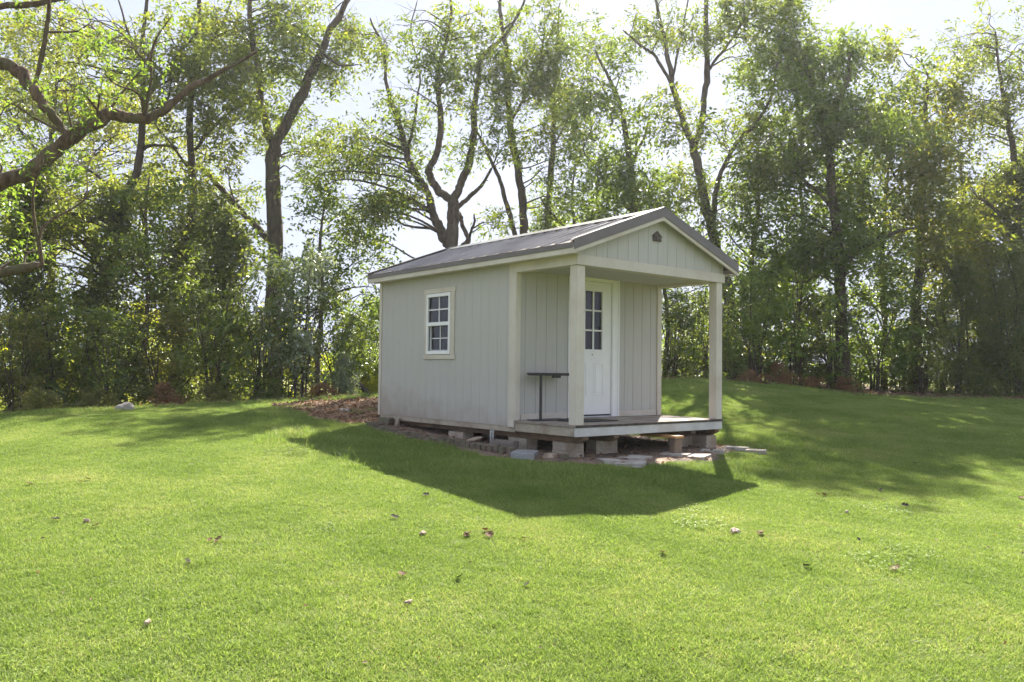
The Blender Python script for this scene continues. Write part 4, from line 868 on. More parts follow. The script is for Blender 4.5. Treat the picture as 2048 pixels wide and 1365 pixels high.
# --- gable, board by board
def gable(y0, y1, sgn):
    g = prism('gable', M['groove'], [(-.02, 2.19), (W_ + .02, 2.19), (W_ + .02, roof_z(W_ + .02) - .05), (1.525, RIDGE - .05), (-.02, roof_z(-.02) - .05)], 'y', y0, y1, shed)
    n = 15; off = .123 - .2033
    xs_ = [0.0] + [off + .2033 * i for i in range(1, 16)] + [W_]
    yf = (y0, y0 - .012) if sgn < 0 else (y1, y1 + .012)
    for a, b in zip(xs_, xs_[1:]):
        a_, b_ = a + G / 2, b - G / 2
        if b_ - a_ < .02: continue
        pts = [(a_, 2.1915), (b_, 2.1915), (b_, roof_z(b_) - .052)]
        if a_ < 1.525 < b_: pts.append((1.525, RIDGE - .052))
        pts.append((a_, roof_z(a_) - .052))
        prism('board', M['siding'], pts, 'y', min(yf), max(yf), g, .002)
    return g
gf = gable(-.0005, .05, -1); gable(YB - .05, YB - .004, 1)
# small house-shaped gable vent
M['ventbrown'] = mat_noise('vent_brown', (.055, .04, .03), (.085, .065, .05), 20, .7, .1)
vent = prism('vent', M['ventbrown'], [(1.43, 2.52), (1.60, 2.52), (1.60, 2.585), (1.625, 2.585), (1.515, 2.665), (1.405, 2.585), (1.43, 2.585)], 'y', -.034, -.013, shed, .002)
for i in range(3): bx('slat', M['rooftrim'], (1.462 + i * .044, -.039, 2.54), (1.474 + i * .044, -.0345, 2.585), vent, 0)
# --- roof: ribbed sheets, fascia, rake and metal trims
roof = prism('roof', M['dark'], [(-OX + .03, roof_z(-OX + .03) - .045), (1.525, RIDGE - .045), (W_ + OX - .03, roof_z(-OX + .03) - .045), (W_ + OX - .03, roof_z(-OX + .03) - .02), (1.525, RIDGE - .02), (-OX + .03, roof_z(-OX + .03) - .02)], 'y', -OY + .005, YB + OY - .005, shed)
y0r, y1r = -OY, YB + OY; npan = 6; pw = (y1r - y0r) / npan
def panel_mesh(side):
    prof = []  # (y, lift)
    for k in range(3):
        b0 = k * pw / 3
        prof += [(b0, 0.0), (b0 + .030, 0.0), (b0 + .040, .022), (b0 + .062, .022), (b0 + .072, 0.0)]
        prof += [(b0 + .15, 0), (b0 + .155, .004), (b0 + .17, .004), (b0 + .175, 0)]
    prof.append((pw - .001, 0))
    xe = -OX - .012 if side < 0 else W_ + OX + .012
    bm = bmesh.new(); top = []; bot = []
    for yy, l in prof:
        top.append(bm.verts.new((1.525 + side * .012, yy, RIDGE - .012 * SLOPE + l - .012))); bot.append(bm.verts.new((xe, yy, roof_z(xe) + l - .012)))
    for i in range(len(prof) - 1):
        f = (top[i], top[i + 1], bot[i + 1], bot[i]); bm.faces.new(f if side < 0 else f[::-1])
    r = bmesh.ops.solidify(bm, geom=list(bm.faces), thickness=-.004)
    bmesh.ops.recalc_face_normals(bm, faces=list(bm.faces))
    me = bpy.data.meshes.new('roof_panel'); bm.to_mesh(me); bm.free(); me.materials.append(M['roof']); return me
for side in (-1, 1):
    pm = panel_mesh(side)
    for i in range(npan):
        o = bpy.data.objects.new('roof_panel', pm); o.location = (0, y0r + i * pw, 0); link(o, roof)
prism('ridge_cap', M['roof'], [(1.525 - .17, RIDGE - .17 * SLOPE + .012), (1.525, RIDGE + .022), (1.525 + .17, RIDGE - .17 * SLOPE + .012), (1.525 + .17, RIDGE - .17 * SLOPE + .016), (1.525, RIDGE + .030), (1.525 - .17, RIDGE - .17 * SLOPE + .016)], 'y', y0r - .01, y1r + .01, roof)
ze = roof_z(-OX)
for s in (-1, 1):
    X = lambda x: x if s < 0 else 3.05 - x
    a, b = sorted((X(-OX - .002), X(-OX + .028)))
    bx('fascia', M['trim'], (a, y0r + .012, ze - .155), (b, y1r - .012, ze - .062), roof)
    a, b = sorted((X(-OX - .014), X(-OX - .004)))
    bx('eave_trim', M['rooftrim'], (a, y0r + .003, ze - .085), (b, y1r - .003, ze - .021), roof)
    bx('soffit', M['trim'], (min(X(-OX + .03), X(-.03)), y0r + .03, ze - .152), (max(X(-OX + .03), X(-.03)), y1r - .03, ze - .14), roof, 0)
    for (yf, yo) in ((y0r, -1), (y1r, 1)):
        # pale rake board and dark metal gable trim
        xe = X(-OX - .012); ym = sorted((yf, yf - yo * .026)); yd = sorted((yf + yo * .012, yf - yo * .0))
        prism('rake_board', M['trim'], [(xe, roof_z(xe) - .155), (1.525, RIDGE - .155), (1.525, RIDGE - .06), (xe, roof_z(xe) - .06)], 'y', ym[0], ym[1] - .001, roof)
        prism('gable_trim', M['rooftrim'], [(xe + (.0 if s > 0 else -.0), roof_z(xe) - .105), (1.525, RIDGE - .105), (1.525, RIDGE + .032), (xe, roof_z(xe) + .026)], 'y', yd[0] + .0005, yd[1], roof)
        yc = sorted((yf + yo * .0125, yf - yo * .07))
        prism('gable_cap', M['rooftrim'], [(xe, roof_z(xe) + .0265), (1.525, RIDGE + .0325), (1.525, RIDGE + .037), (xe, roof_z(xe) + .031)], 'y', yc[0], yc[1], roof)
# --- window
win = bx('window', M['white'], (-.03, 2.78, .93), (-.0005, 2.826, 1.89), shed)    # jamb nearest the porch; the rest hangs under it
bx('jamb', M['white'], (-.03, 3.384, .93), (-.0005, 3.43, 1.89), win)
bx('head', M['white'], (-.031, 2.8265, 1.835), (-.0005, 3.3835, 1.8895), win); bx('sill', M['white'], (-.033, 2.8265, .9305), (-.0005, 3.3835, .985), win)
bx('meeting_rail', M['white'], (-.028, 2.8265, 1.38), (.02, 3.3835, 1.438), win)
bx('pane', M['glass'], (.004, 2.8265, 1.4385), (.009, 3.3835, 1.8345), win, 0)
bx('pane', M['glass'], (.034, 2.8265, .99), (.039, 3.3835, 1.3795), win, 0)
def bars(y0, y1, z0, z1, xa, xb, w, m):
    bx('muntin', m, (xa, (y0 + y1) / 2 - w / 2, z0), (xb, (y0 + y1) / 2 + w / 2, z1), win, .001)
    bx('muntin', m, (xa + .001, y0, (z0 + z1) / 2 - w / 2), (xb - .001, y1, (z0 + z1) / 2 + w / 2), win, .001)
bars(2.8265, 3.3835, 1.4385, 1.8345, -.006, .003, .02, M['white']); bars(2.84, 3.37, .995, 1.375, .022, .033, .014, M['white'])
M['sash'] = mat_noise('sash_grey', (.42, .43, .44), (.5, .51, .52), 8, .5, .02)
bx('lower_sash', M['sash'], (.014, 3.345, .986), (.033, 3.3832, 1.379), win, .001); bx('lower_sash', M['sash'], (.0145, 2.84, .986), (.0325, 3.3445, 1.004), win, .001)
wt = bx('window_trim', M['trim'], (-.022, 2.655, 1.897), (-.0005, 3.512, 1.968), shed)
bx('side_casing', M['trim'], (-.019, 2.678, .9255), (-.0006, 2.779, 1.8965), wt); bx('side_casing', M['trim'], (-.019, 3.431, .9255), (-.0006, 3.5, 1.8965), wt)
bx('apron', M['trim'], (-.022, 2.655, .855), (-.0005, 3.512, .925), wt)
bx('curtain', M['fabric'], (.10, 3.36, 1.40), (.115, 3.50, 1.83), shed, .003); bx('paper_tag', M['fabric'], (.075, 3.245, 1.47), (.078, 3.315, 1.545), shed, 0)
bx('curtain_cord', M['fabric'], (.082, 3.29, 1.40), (.10, 3.315, 1.83), shed, .003)
# --- door
dy = PD
case = bx('door_casing', M['white'], (1.905, dy - .03, .005), (2.06, dy - .0005, 2.115), shed)
bx('casing_side', M['white'], (.994, dy - .03, .005), (1.056, dy - .0005, 2.115), case); bx('casing_head', M['white'], (1.0565, dy - .0295, 2.052), (1.9045, dy - .0005, 2.1145), case)
bx('casing_bead', M['white'], (2.028, dy - .042, .006), (2.0595, dy - .0305, 2.118), case); bx('casing_bead', M['white'], (1.915, dy - .036, .006), (1.965, dy - .0305, 2.08), case)
bx('threshold', M['galv'], (1.0565, dy - .03, .004), (1.9045, dy + .05, .022), case)
bx('door_stop', M['black'], (1.0565, dy + .04, .0225), (1.9045, dy + .06, .045), case, 0)
door = wall_with_hole('door', 'x', dy - .006, dy + .036, 1.06, 1.9, .047, 2.048, [(1.146, 1.702, 1.024, 1.902)], M['white'], shed)
bx('pane', M['glass'], (1.146, dy + .012, 1.024), (1.702, dy + .016, 1.902), door, 0)
for x in (1.332, 1.518): bx('muntin', M['white'], (x - .012, dy - .010, 1.0245), (x + .012, dy + .0115, 1.9015), door, .002)
for z in (1.31, 1.61): bx('muntin', M['white'], (1.1465, dy - .009, z - .012), (1.7015, dy + .011, z + .012), door, .002)
for lo, hi in (((1.12, 1.0), (1.1455, 1.926)), ((1.7025, 1.0), (1.728, 1.926))): bx('glazing_bead', M['white'], (lo[0], dy - .017, lo[1]), (hi[0], dy - .0065, hi[1]), door, .003)
for z in (1.0, 1.9025): bx('glazing_bead', M['white'], (1.146, dy - .0165, z), (1.702, dy - .0065, z + .0235), door, .003)
for x0, x1 in ((1.155, 1.37), (1.52, 1.735)):
    pb = bx('panel', M['white'], (x0 + .04, dy - .013, .37), (x1 - .04, dy - .0065, .78), door, .005)
    for lo, hi in (((x0, .33), (x0 + .016, .82)), ((x1 - .016, .33), (x1, .82)), ((x0 + .0165, .33), (x1 - .0165, .346)), ((x0 + .0165, .804), (x1 - .0165, .82))):
        bx('panel_moulding', M['white'], (lo[0], dy - .0135, lo[1]), (hi[0], dy - .0065, hi[1]), door, .003)
def lathe(name, mat, prof, loc, axis='z', parent=None, k=14):
    bm = bmesh.new(); rings = []
    for r, h in prof:
        rings.append([bm.verts.new((r * math.cos(t * 2 * math.pi / k), r * math.sin(t * 2 * math.pi / k), h)) for t in range(k)])
    for a, b in zip(rings, rings[1:]):
        for i in range(k): bm.faces.new((a[i], a[(i + 1) % k], b[(i + 1) % k], b[i]))
    bm.faces.new(rings[0][::-1]); bm.faces.new(rings[-1])
    for v in bm.verts:
        x, y, z = v.co
        if axis == '-y': v.co = Vector((x, -z, y))
        v.co += Vector(loc)
    bmesh.ops.recalc_face_normals(bm, faces=list(bm.faces))
    me = bpy.data.meshes.new(name); bm.to_mesh(me); bm.free()
    for p in me.polygons: p.use_smooth = True
    return mesh_obj(name, me, mat, parent)
lathe('door_hole', M['black'], [(.008, .0), (.010, .004), (.006, .008)], (1.496, dy - .0065, .945), '-y', door)  # small black knob standing in for the dark hole in the door
lathe('door_knob', M['galv'], [(.032, .0), (.032, .006), (.012, .012), (.012, .035), (.027, .045), (.029, .06), (.018, .072)], (1.105, dy - .0065, .95), '-y', door)

# ------------------------------------------------------------------ things on the porch
def local(name, me, mat, parent, loc=(0, 0, 0), rot=(0, 0, 0)):
    o = bpy.data.objects.new(name, me); COL.objects.link(o); o.parent = parent; o.location = loc; o.rotation_euler = rot
    if len(me.materials) == 0: me.materials.append(mat)
    return o
tb_ = thing('side_table', 'black metal C-shaped side table against the porch wall', 'table', (.20, .895, .0015)); tb_.rotation_euler = (0, 0, math.radians(5))
local('table_top', box_mesh(.66, .25, .022, .004), M['black'], tb_, (.285, .12, .652)); local('top_rim', box_mesh(.64, .23, .016, .003), M['black'], tb_, (.285, .12, .6325))
local('bracket', box_mesh(.16, .03, .03, .004), M['black'], tb_, (.37, .06, .609))
local('pole', box_mesh(.032, .032, .612, .004), M['black'], tb_, (.02, .03, .32)); local('base_plate', box_mesh(.64, .24, .014, .004), M['black'], tb_, (.285, .12, .007))
mt_ = mesh_obj('doormat', box_mesh(.78, .42, .012, .003, 'doormat'), M['mat'], None, (.83, .62, .0075)); tag(mt_, 'flat black rubber doormat on the porch planks', 'doormat')

# ------------------------------------------------------------------ blocks, pavers and timber round the foundation
def rough_box(dx, dy_, dz, amp, seed, bev=.006, sub=2):
    rr = random.Random(seed); bm = bmesh.new(); bmesh.ops.create_cube(bm, size=1.0)
    for v in bm.verts: v.co = Vector((v.co.x * dx, v.co.y * dy_, v.co.z * dz))
    bmesh.ops.subdivide_edges(bm, edges=list(bm.edges), cuts=sub, use_grid_fill=True)
    for v in bm.verts: v.co += Vector([rr.uniform(-amp, amp) for _ in range(3)])
    me = bpy.data.meshes.new('piece'); bm.to_mesh(me); bm.free(); return me
def solid(name, mat, c, size, rz, label, cat, group=None, amp=.003, seed=1, tilt=(0, 0), sub=2):
    me = rough_box(*size, amp, seed, sub=sub); me.name = name
    o = mesh_obj(name, me, mat, None, c); o.rotation_euler = (math.radians(tilt[0]), math.radians(tilt[1]), math.radians(rz))
    return tag(o, label, cat, group)
blocks = [((.235, .40), (.2, .40), 'block', 'concrete block under the porch corner post, seen on its long side'),
          ((.90, .42), (.42, .20), 'block', 'concrete block under the second porch skid, broad face outward'),
          ((2.62, .44), (.38, .19), 'block', 'low tan concrete block behind the wooden step post'),
          ((2.91, .28), (.24, .38), 'block', 'concrete block under the far porch corner'),
          ((.12, 2.66), (.19, .38), 'block', 'small concrete block under the middle of the long wall'),
          ((.20, 1.29), (.21, .40), 'block', 'concrete block under the wall where porch and room meet'),
          ((.2, 4.6), (.2, .4), 'block', 'concrete block under the rear corner'), ((.80, 2.7), (.2, .4), 'block', 'concrete block under the inner skid, behind the others'),
          ((2.9, 2.7), (.2, .4), 'block', 'concrete block under the far long wall'), ((2.9, 4.5), (.2, .4), 'block', 'concrete block under the far rear corner')]
for i, ((x, y), (sx, sy), mm, lab) in enumerate(blocks):
    g = gz(x, y); top = -.247; n = 2 if top - g > .16 else 1
    root = thing('concrete_block', lab, 'concrete block', (x, y, g), 'foundation blocks')
    h = (top - g + .03) / n
    for k in range(n):
        me = rough_box(sx - .008 * k, sy - .006 * k, h - .003, .0025, 40 + i * 3 + k); me.name = 'block_course'
        o = local('block_course', me, M[mm], root, (random.uniform(-.006, .006), random.uniform(-.006, .006), -.03 + h * (k + .5)))
PV = [((.38, -.24), (.36, .26), 62, 'pale square paver touching the grass before the porch, half sunk'), ((.455, -.515), (.36, .36), 35, 'pale square paver farthest out from the porch in its cluster of three'),
      ((.91, -.18), (.36, .32), 10, 'pale square paver nearest the porch in its cluster of three'), ((1.74, -.19), (.30, .38), 25, 'pale paver under the wooden step post'),
      ((1.88, -.48), (.36, .24), 22, 'sunlit pale paver just out from the step post paver'), ((2.56, -.2), (.26, .32), 30, 'pale paver between the step post and the far corner block'),
      ((3.20, -.17), (.28, .3), 22, 'sunlit paver beside the far porch corner'), ((3.20, -.49), (.26, .28), 30, 'paver outermost past the far porch corner')]
for i, (c, s, rz, lab) in enumerate(PV):
    solid('paver', M['paver'], (c[0], c[1], gz(*c) + .016), (s[0], s[1], .05), rz, lab, 'paver', 'pavers before the porch', .003, 60 + i, (random.uniform(-2, 2), random.uniform(-2, 2)))
solid('grey_block', M['blockgrey'], (-.36, .575, gz(-.36, .575) + .03), (.40, .30, .09), 40, 'blue-grey solid concrete slab block lying on the edging corner', 'concrete block', None, .002, 80, (1, -1))
solid('brown_block', M['brownpaver'], (-.13, 1.27, gz(-.13, 1.27) + .075), (.10, .42, .13), 8, 'long dark brown retaining block set on top of the edging', 'block', None, .004, 81, (0, 4))
solid('loose_plank', M['plank'], (-.14, 1.98, gz(-.14, 1.98) + .075), (.17, .44, .022), -24, 'pale weathered scrap plank propped on the edging', 'plank', None, .003, 82, (-5, -16))
solid('broken_paver', M['plank'], (-.12, .35, gz(-.12, .35) + .035), (.17, .13, .06), 25, 'small broken tan paver piece by the grey block', 'paver', None, .008, 83)
solid('broken_brick', M['edging'], (-.03, .17, gz(-.03, .17) + .035), (.09, .08, .08), 15, 'stubby brown brick end beside the broken paver', 'brick', None, .006, 84)
solid('corner_stone', M['edging'], (-.18, 4.35, gz(-.18, 4.35) + .06), (.22, .18, .14), 30, 'rough brown stone at the rear wall corner', 'stone', None, .02, 85)
solid('leaning_brick', M['block'], (-.07, 4.18, gz(-.07, 4.18) + .07), (.05, .07, .17), 10, 'narrow pale brick standing upright near the rear wall corner', 'brick', None, .005, 86, (4, 8))
# edging bricks, stood on end in a line
EL = spline([(-.45, 4.45, 0), (-.53, 3.5, 0), (-.55, 2.5, 0), (-.59, 1.9, 0), (-.53, 1.5, 0), (-.50, 1.1, 0), (-.44, .72, 0)], 40)
s_ = np.concatenate([[0], np.cumsum(np.linalg.norm(np.diff(EL, axis=0), axis=1))]); nb = int(s_[-1] / .105)
eb = [rough_box(.10, .085, .17, .008, 200 + i, sub=1) for i in range(5)]
for q in eb: q.name = 'edging_brick'; q.materials.append(M['edging'])
for i in range(nb):
    t = (i + .5) * s_[-1] / nb; x = float(np.interp(t, s_, EL[:, 0])); y = float(np.interp(t, s_, EL[:, 1]))
    o = bpy.data.objects.new('edging_brick', eb[i % 5]); COL.objects.link(o)
    sink = .045 if y > 2.2 else .0
    o.location = (x + random.uniform(-.012, .012), y, gz(x, y) + .015 - sink + random.uniform(-.012, .01)); o.rotation_euler = (random.uniform(-.1, .1), random.uniform(-.12, .12), random.uniform(-.2, .2))
    tag(o, 'small brown brick set upright in the edging row beside the long wall', 'brick', 'edging bricks along the wall')
# step: post of two timbers and a fresh plank running back under the deck
st = thing('step_support', 'short brown post of two timbers with an orange board on top before the porch', 'step', (1.765, -.165, gz(1.76, -.16)))
zb = gz(1.76, -.16) + .038
bx('timber', M['oldwood'], (1.69, -.21, zb), (1.762, -.12, -.222), st, .004); bx('timber', M['oldwood'], (1.765, -.208, zb), (1.845, -.118, -.224), st, .004)
pl = bx('board', M['newwood'], (1.68, -.235, -.2215), (1.86, .42, -.186), st, .004)
# galvanised anchor strap
sp_ = thing('anchor_strap', 'pale galvanised double strap hanging below the long wall', 'anchor strap', (-.02, 1.72, -.40))
bx('strap', M['galv'], (-.006, 1.735, -.40), (.0, 1.772, -.168), sp_, .001); bx('strap', M['galv'], (-.006, 1.682, -.40), (.0, 1.712, -.168), sp_, .001); bx('strap_plate', M['galv'], (.0005, 1.68, -.2), (.003, 1.775, -.168), sp_, .0)

# ------------------------------------------------------------------ stones, log, fallen leaves on the lawn
def lump(name, mat, c, r, seed, label, cat, group=None, amp=.25):
    rr = np.random.default_rng(seed); bm = bmesh.new(); bmesh.ops.create_icosphere(bm, subdivisions=3, radius=1.0)
    ph = rr.uniform(0, 6, 9)
    for v in bm.verts:
        d = v.co.normalized(); k = 1 + amp * (math.sin(d.x * 3 + ph[0]) * math.sin(d.y * 3.4 + ph[1]) + .6 * math.sin(d.z * 5 + ph[2] + d.x * 4) * math.sin(d.y * 6 + ph[3]) + .35 * math.sin(d.x * 11 + ph[4]) * math.sin(d.y * 12 + ph[5]) )
        v.co = Vector((d.x * r[0] * k, d.y * r[1] * k, d.z * r[2] * k))
    me = bpy.data.meshes.new(name); bm.to_mesh(me); bm.free()
    for p in me.polygons: p.use_smooth = True
    o = mesh_obj(name, me, mat, None, c); return tag(o, label, cat, group)
lump('white_rock', M['rock'], (-3.35, 7.95, gz(-3.35, 7.95) + .03), (.17, .10, .10), 3, 'pale angular rock half hidden in grass at the hedge foot', 'rock')
lump('dirt_clod', M['rock'], (-.15, 5.9, gz(-.15, 5.9) + .02), (.11, .09, .05), 4, 'pale stone lying on the rusty dirt bank', 'stone')
# log lying behind the shed corner
lg = Tubes(); lp = spline([(1.50, 9.25, .0), (1.58, 9.22, .30), (1.78, 9.24, .40), (2.05, 9.28, .30), (2.25, 9.32, .12), (2.32, 9.33, -.02)], 5)
lg.add(lp, .062 + .008 * np.sin(np.arange(len(lp)) * 1.7), 12)
me = lg.mesh('log'); bm = bmesh.new(); bm.from_mesh(me); bmesh.ops.holes_fill(bm, edges=list(bm.edges), sides=20); bm.to_mesh(me); bm.free()
tag(mesh_obj('log', me, M['log']), 'grey-brown fallen log lying in the brush behind the shed', 'log')
for (x, y), r, lab in [((-1.57, -3.5), (.075, .05, .035), 'large pinkish white mushroom cap lying on the open lawn'), ((-5.72, -.4), (.035, .03, .03), 'small pale mushroom near the yellow leaf on the lawn'),
                       ((-6.0, -3.05), (.03, .024, .02), 'small white mushroom alone in the foreground lawn'), ((-4.72, -3.53), (.04, .024, .016), 'flat torn white mushroom piece in the foreground lawn'), ((-3.78, -2.24), (.045, .03, .025), 'white mushroom clump before the shadow tip'),
                       ((.2, -3.51), (.03, .03, .025), 'tiny tan mushroom past the large mushroom cap')]:
    lump('mushroom', M['mushroom'], (x, y, gz(x, y) + .022), tuple(q * .55 for q in r), int(abs(x * 77)) + 5, lab, 'mushroom', 'mushrooms on the lawn', .42)
def leaf_piece(name, mat, x, y, s, seed, label, group):
    """curled dead leaf: a cupped lobed blade with thickness"""
    rr = np.random.default_rng(seed); n = 11; bm = bmesh.new()
    rows = []
    for i in range(n):
        t = i / (n - 1); w = math.sin(math.pi * min(t * 1.05, 1)) ** .7 * (.34 + .12 * math.sin(t * 17 + seed)); row = []
        for j in range(5):
            a = (j - 2) / 2; row.append(bm.verts.new(((t - .5) * s, a * w * s, (a * a * .30 * w + .22 * (t - .5) ** 2 + .04 * rr.random()) * s)))
        rows.append(row)
    for a, b in zip(rows, rows[1:]):
        for j in range(4): bm.faces.new((a[j], b[j], b[j + 1], a[j + 1]))
    bmesh.ops.solidify(bm, geom=list(bm.faces), thickness=.002)
    me = bpy.data.meshes.new(name); bm.to_mesh(me); bm.free()
    o = mesh_obj(name, me, mat, None, (x, y, gz(x, y) + .026)); o.rotation_euler = (rr.uniform(-.5, .5), rr.uniform(-.5, .5), rr.uniform(0, 6)); tag(o, label, 'leaf', group)
for i, (x, y) in enumerate([(-5.15, -1.53), (-5.1, -1.56), (-3.49, -2.43), (-3.53, -2.46), (-3.31, -2.41), (-3.38, -2.56), (-3.24, -2.8), (-4.47, -3.06), (-1.43, -3.65), (-1.47, -3.68), (-2.61, -3.62), (-1.5, -4.78), (.79, -2.87), (.86, -2.9), (-5.79, 1.61), (-5.39, 1.41), (-5.3, 1.5), (3.17, -4.0), (1.26, -4.63), (-5.7, -.62)]):
    leaf_piece('dead_leaf', M['deadleaf'], x, y, .055 + .02 * (i % 3), 300 + i, 'curled brown dead leaf lying on the sunny grass', 'brown dead leaves on the lawn')
for i, (x, y) in enumerate([(-3.95, -3.67), (-5.46, -2.01), (-2.98, -1.08), (4.5, -2.21), (1.9, -3.0), (1.2, -3.6), (-.9, -4.2), (-4.2, -3.3), (-3.7, -1.7), (2.5, -2.9), (-2.0, -4.4), (-5.9, -.2)]):
    leaf_piece('dark_clump', M['darkleaf'], x, y, .05 + .02 * (i % 3), 400 + i, 'small dark leaf shape standing in for a dark spot in the grass', 'dark spots in the lawn')  # leaf shapes added for the dark weed clumps and holes in the turf

# ------------------------------------------------------------------ leaf litter (uncountable)
def litter():
    rng = np.random.default_rng(21); P = []
    def fill(poly, dens, lift=.02):
        A = np.array(poly); a = A.min(0); b = A.max(0); n = int((b - a).prod() * dens); q = a + rng.random((n, 2)) * (b - a)
        q = q[inside(poly, q[:, 0], q[:, 1])]; P.append(np.column_stack([q, ground(q[:, 0], q[:, 1]) + lift + rng.random(len(q)) * .02]))
    fill(DIRT_BANK, 420); fill([p for p in DIRT_FRONT], 70)
    edge = np.array(LAWN_EDGE[1:16])
    for (a, b) in zip(edge, edge[1:]):
        n = int(np.linalg.norm(b - a) * 260); t = rng.random(n)[:, None]; q = a + (b - a) * t; nrm_ = np.array([-(b - a)[1], (b - a)[0]]) / np.linalg.norm(b - a)
        q = q + nrm_ * (rng.random(n)[:, None] * 3.0 - .25); P.append(np.column_stack([q, ground(q[:, 0], q[:, 1]) + .012 + rng.random(n) * .03]))
    P = np.concatenate(P); n = len(P)
    ax = rand_dir(n, rng); ax[:, 2] *= .35; nn = norm(np.array([0, 0, 1.0]) + rng.normal(size=(n, 3)) * .5)
    L_ = rng.uniform(.03, .10, n)
    tag(mesh_obj('leaf_litter', leaves_mesh('leaf_litter', P, ax, nn, L_, L_ * .55, rng.random(n)), M['litter']), kind='stuff', label='brown fallen leaves scattered over soil and hedge foot')
litter()

# ------------------------------------------------------------------ grass: instanced turf patches (uncountable)
def mat_grass():
    m, n, b = mat_new('grass_blades'); L = n.links.new
    g = nd(n, 'ShaderNodeNewGeometry'); at = nd(n, 'ShaderNodeAttribute', attribute_name='tint')
    nz = nd(n, 'ShaderNodeTexNoise'); nz.inputs['Scale'].default_value = .9; nz.inputs['Detail'].default_value = 7; nz.inputs['Roughness'].default_value = .65; L(g.outputs['Position'], nz.inputs['Vector'])
    ad = nd(n, 'ShaderNodeMath', operation='MULTIPLY_ADD'); ad.inputs[1].default_value = 1.15; ad.inputs[2].default_value = -.40; L(nz.outputs['Fac'], ad.inputs[0])
    s2 = nd(n, 'ShaderNodeMath', operation='MULTIPLY_ADD', use_clamp=True); s2.inputs[1].default_value = .72; L(at.outputs['Fac'], s2.inputs[0]); L(ad.outputs[0], s2.inputs[2])
    rp = nd(n, 'ShaderNodeValToRGB'); e = rp.color_ramp.elements
    e[0].position = 0; e[0].color = (.095, .15, .034, 1); e[1].position = 1; e[1].color = (.44, .39, .21, 1)
    for p_, c_ in ((.35, (.165, .235, .054)), (.62, (.245, .315, .085)), (.84, (.33, .37, .135))): q = e.new(p_); q.color = (*c_, 1)
    L(s2.outputs[0], rp.inputs[0]); L(rp.outputs[0], b.inputs['Base Color']); b.inputs['Roughness'].default_value = .6; b.inputs['Specular IOR Level'].default_value = .2
    tr = nd(n, 'ShaderNodeBsdfTranslucent'); mx = nd(n, 'ShaderNodeMixRGB', blend_type='MULTIPLY'); mx.inputs['Fac'].default_value = 1; mx.inputs['Color2'].default_value = (1.25, 1.35, .8, 1)
    L(rp.outputs[0], mx.inputs['Color1']); L(mx.outputs[0], tr.inputs['Color'])
    ms = nd(n, 'ShaderNodeMixShader'); ms.inputs[0].default_value = .42; L(b.outputs[0], ms.inputs[1]); L(tr.outputs[0], ms.inputs[2]); L(ms.outputs[0], n.nodes['Material Output'].inputs['Surface'])
    return m
M['grass'] = mat_grass()
def turf_patch(seed, n, rad, h0, h1, w, name):
    rng = np.random.default_rng(seed); r = rad * np.sqrt(rng.random(n)); a = rng.uniform(0, 6.283, n)
    base = np.stack([np.cos(a) * r, np.sin(a) * r, np.full(n, -.012)], -1)
    h = rng.uniform(h0, h1, n) * (.75 + .35 * np.sin(base[:, 0] * 17 + seed) * np.sin(base[:, 1] * 19))
    lean = rng.normal(size=(n, 2)) * .55; tipo = np.column_stack([lean * h[:, None], h * .85]); mido = np.column_stack([lean * h[:, None] * .35, h * .5])
    th = rng.uniform(0, 6.283, n); sd = np.stack([np.cos(th), np.sin(th), np.zeros(n)], -1) * (w * rng.uniform(.7, 1.3, n) * .5)[:, None]
    V = np.stack([base - sd, base + sd, base + mido + sd * .85, base + mido - sd * .85, base + tipo], 1).reshape(-1, 3)
    b = (np.arange(n) * 5)[:, None]
    Fc = np.stack([b + [0, 1, 2], b + [0, 2, 3], b + [3, 2, 4]], 1).reshape(-1, 3)
    me = raw_mesh(name, V, Fc)
    at_ = me.attributes.new('tint', 'FLOAT', 'FACE'); t = rng.random(n) ** 1.1; at_.data.foreach_set('value', np.repeat(t, 3).astype(np.float32)[:len(me.polygons)])
    me.materials.append(M['grass']); return bpy.data.objects.new(name, me)
turf = bpy.data.collections.new('turf_patches')
NV = 6
for i in range(NV): turf.objects.link(turf_patch(500 + i, 1750, .30, .016, .042, .0042, 'turf_%02d' % i))
for i in range(3): turf.objects.link(turf_patch(520 + i, 330, .22, .05, .13, .0048, 'turf_%02d' % (NV + i)))     # longer tufts
for i in range(2): turf.objects.link(turf_patch(530 + i, 26, .16, .14, .26, .003, 'turf_%02d' % (NV + 3 + i)))    # thin seed stalks
def clover_patch(seed, n, rad, name):
    rng = np.random.default_rng(seed); r = rad * np.sqrt(rng.random(n)); a = rng.uniform(0, 6.283, n)
    P = np.stack([np.cos(a) * r, np.sin(a) * r, rng.uniform(.012, .036, n)], -1); P = np.repeat(P, 3, 0); th = np.repeat(rng.uniform(0, 6.283, n), 3) + np.tile(np.arange(3) * 2.094, n)
    ax = np.stack([np.cos(th), np.sin(th), rng.normal(size=3 * n) * .25], -1); nn = norm(np.array([0, 0, 1.0]) + rng.normal(size=(3 * n, 3)) * .3)
    L_ = rng.uniform(.011, .019, 3 * n); me = leaves_mesh(name, P, ax, nn, L_, L_ * .95, .1 + rng.random(3 * n) * .5); me.materials.append(M['grass']); return bpy.data.objects.new(name, me)
for i in range(2): turf.objects.link(clover_patch(540 + i, 75, .24, 'turf_%02d' % (NV + 5 + i)))
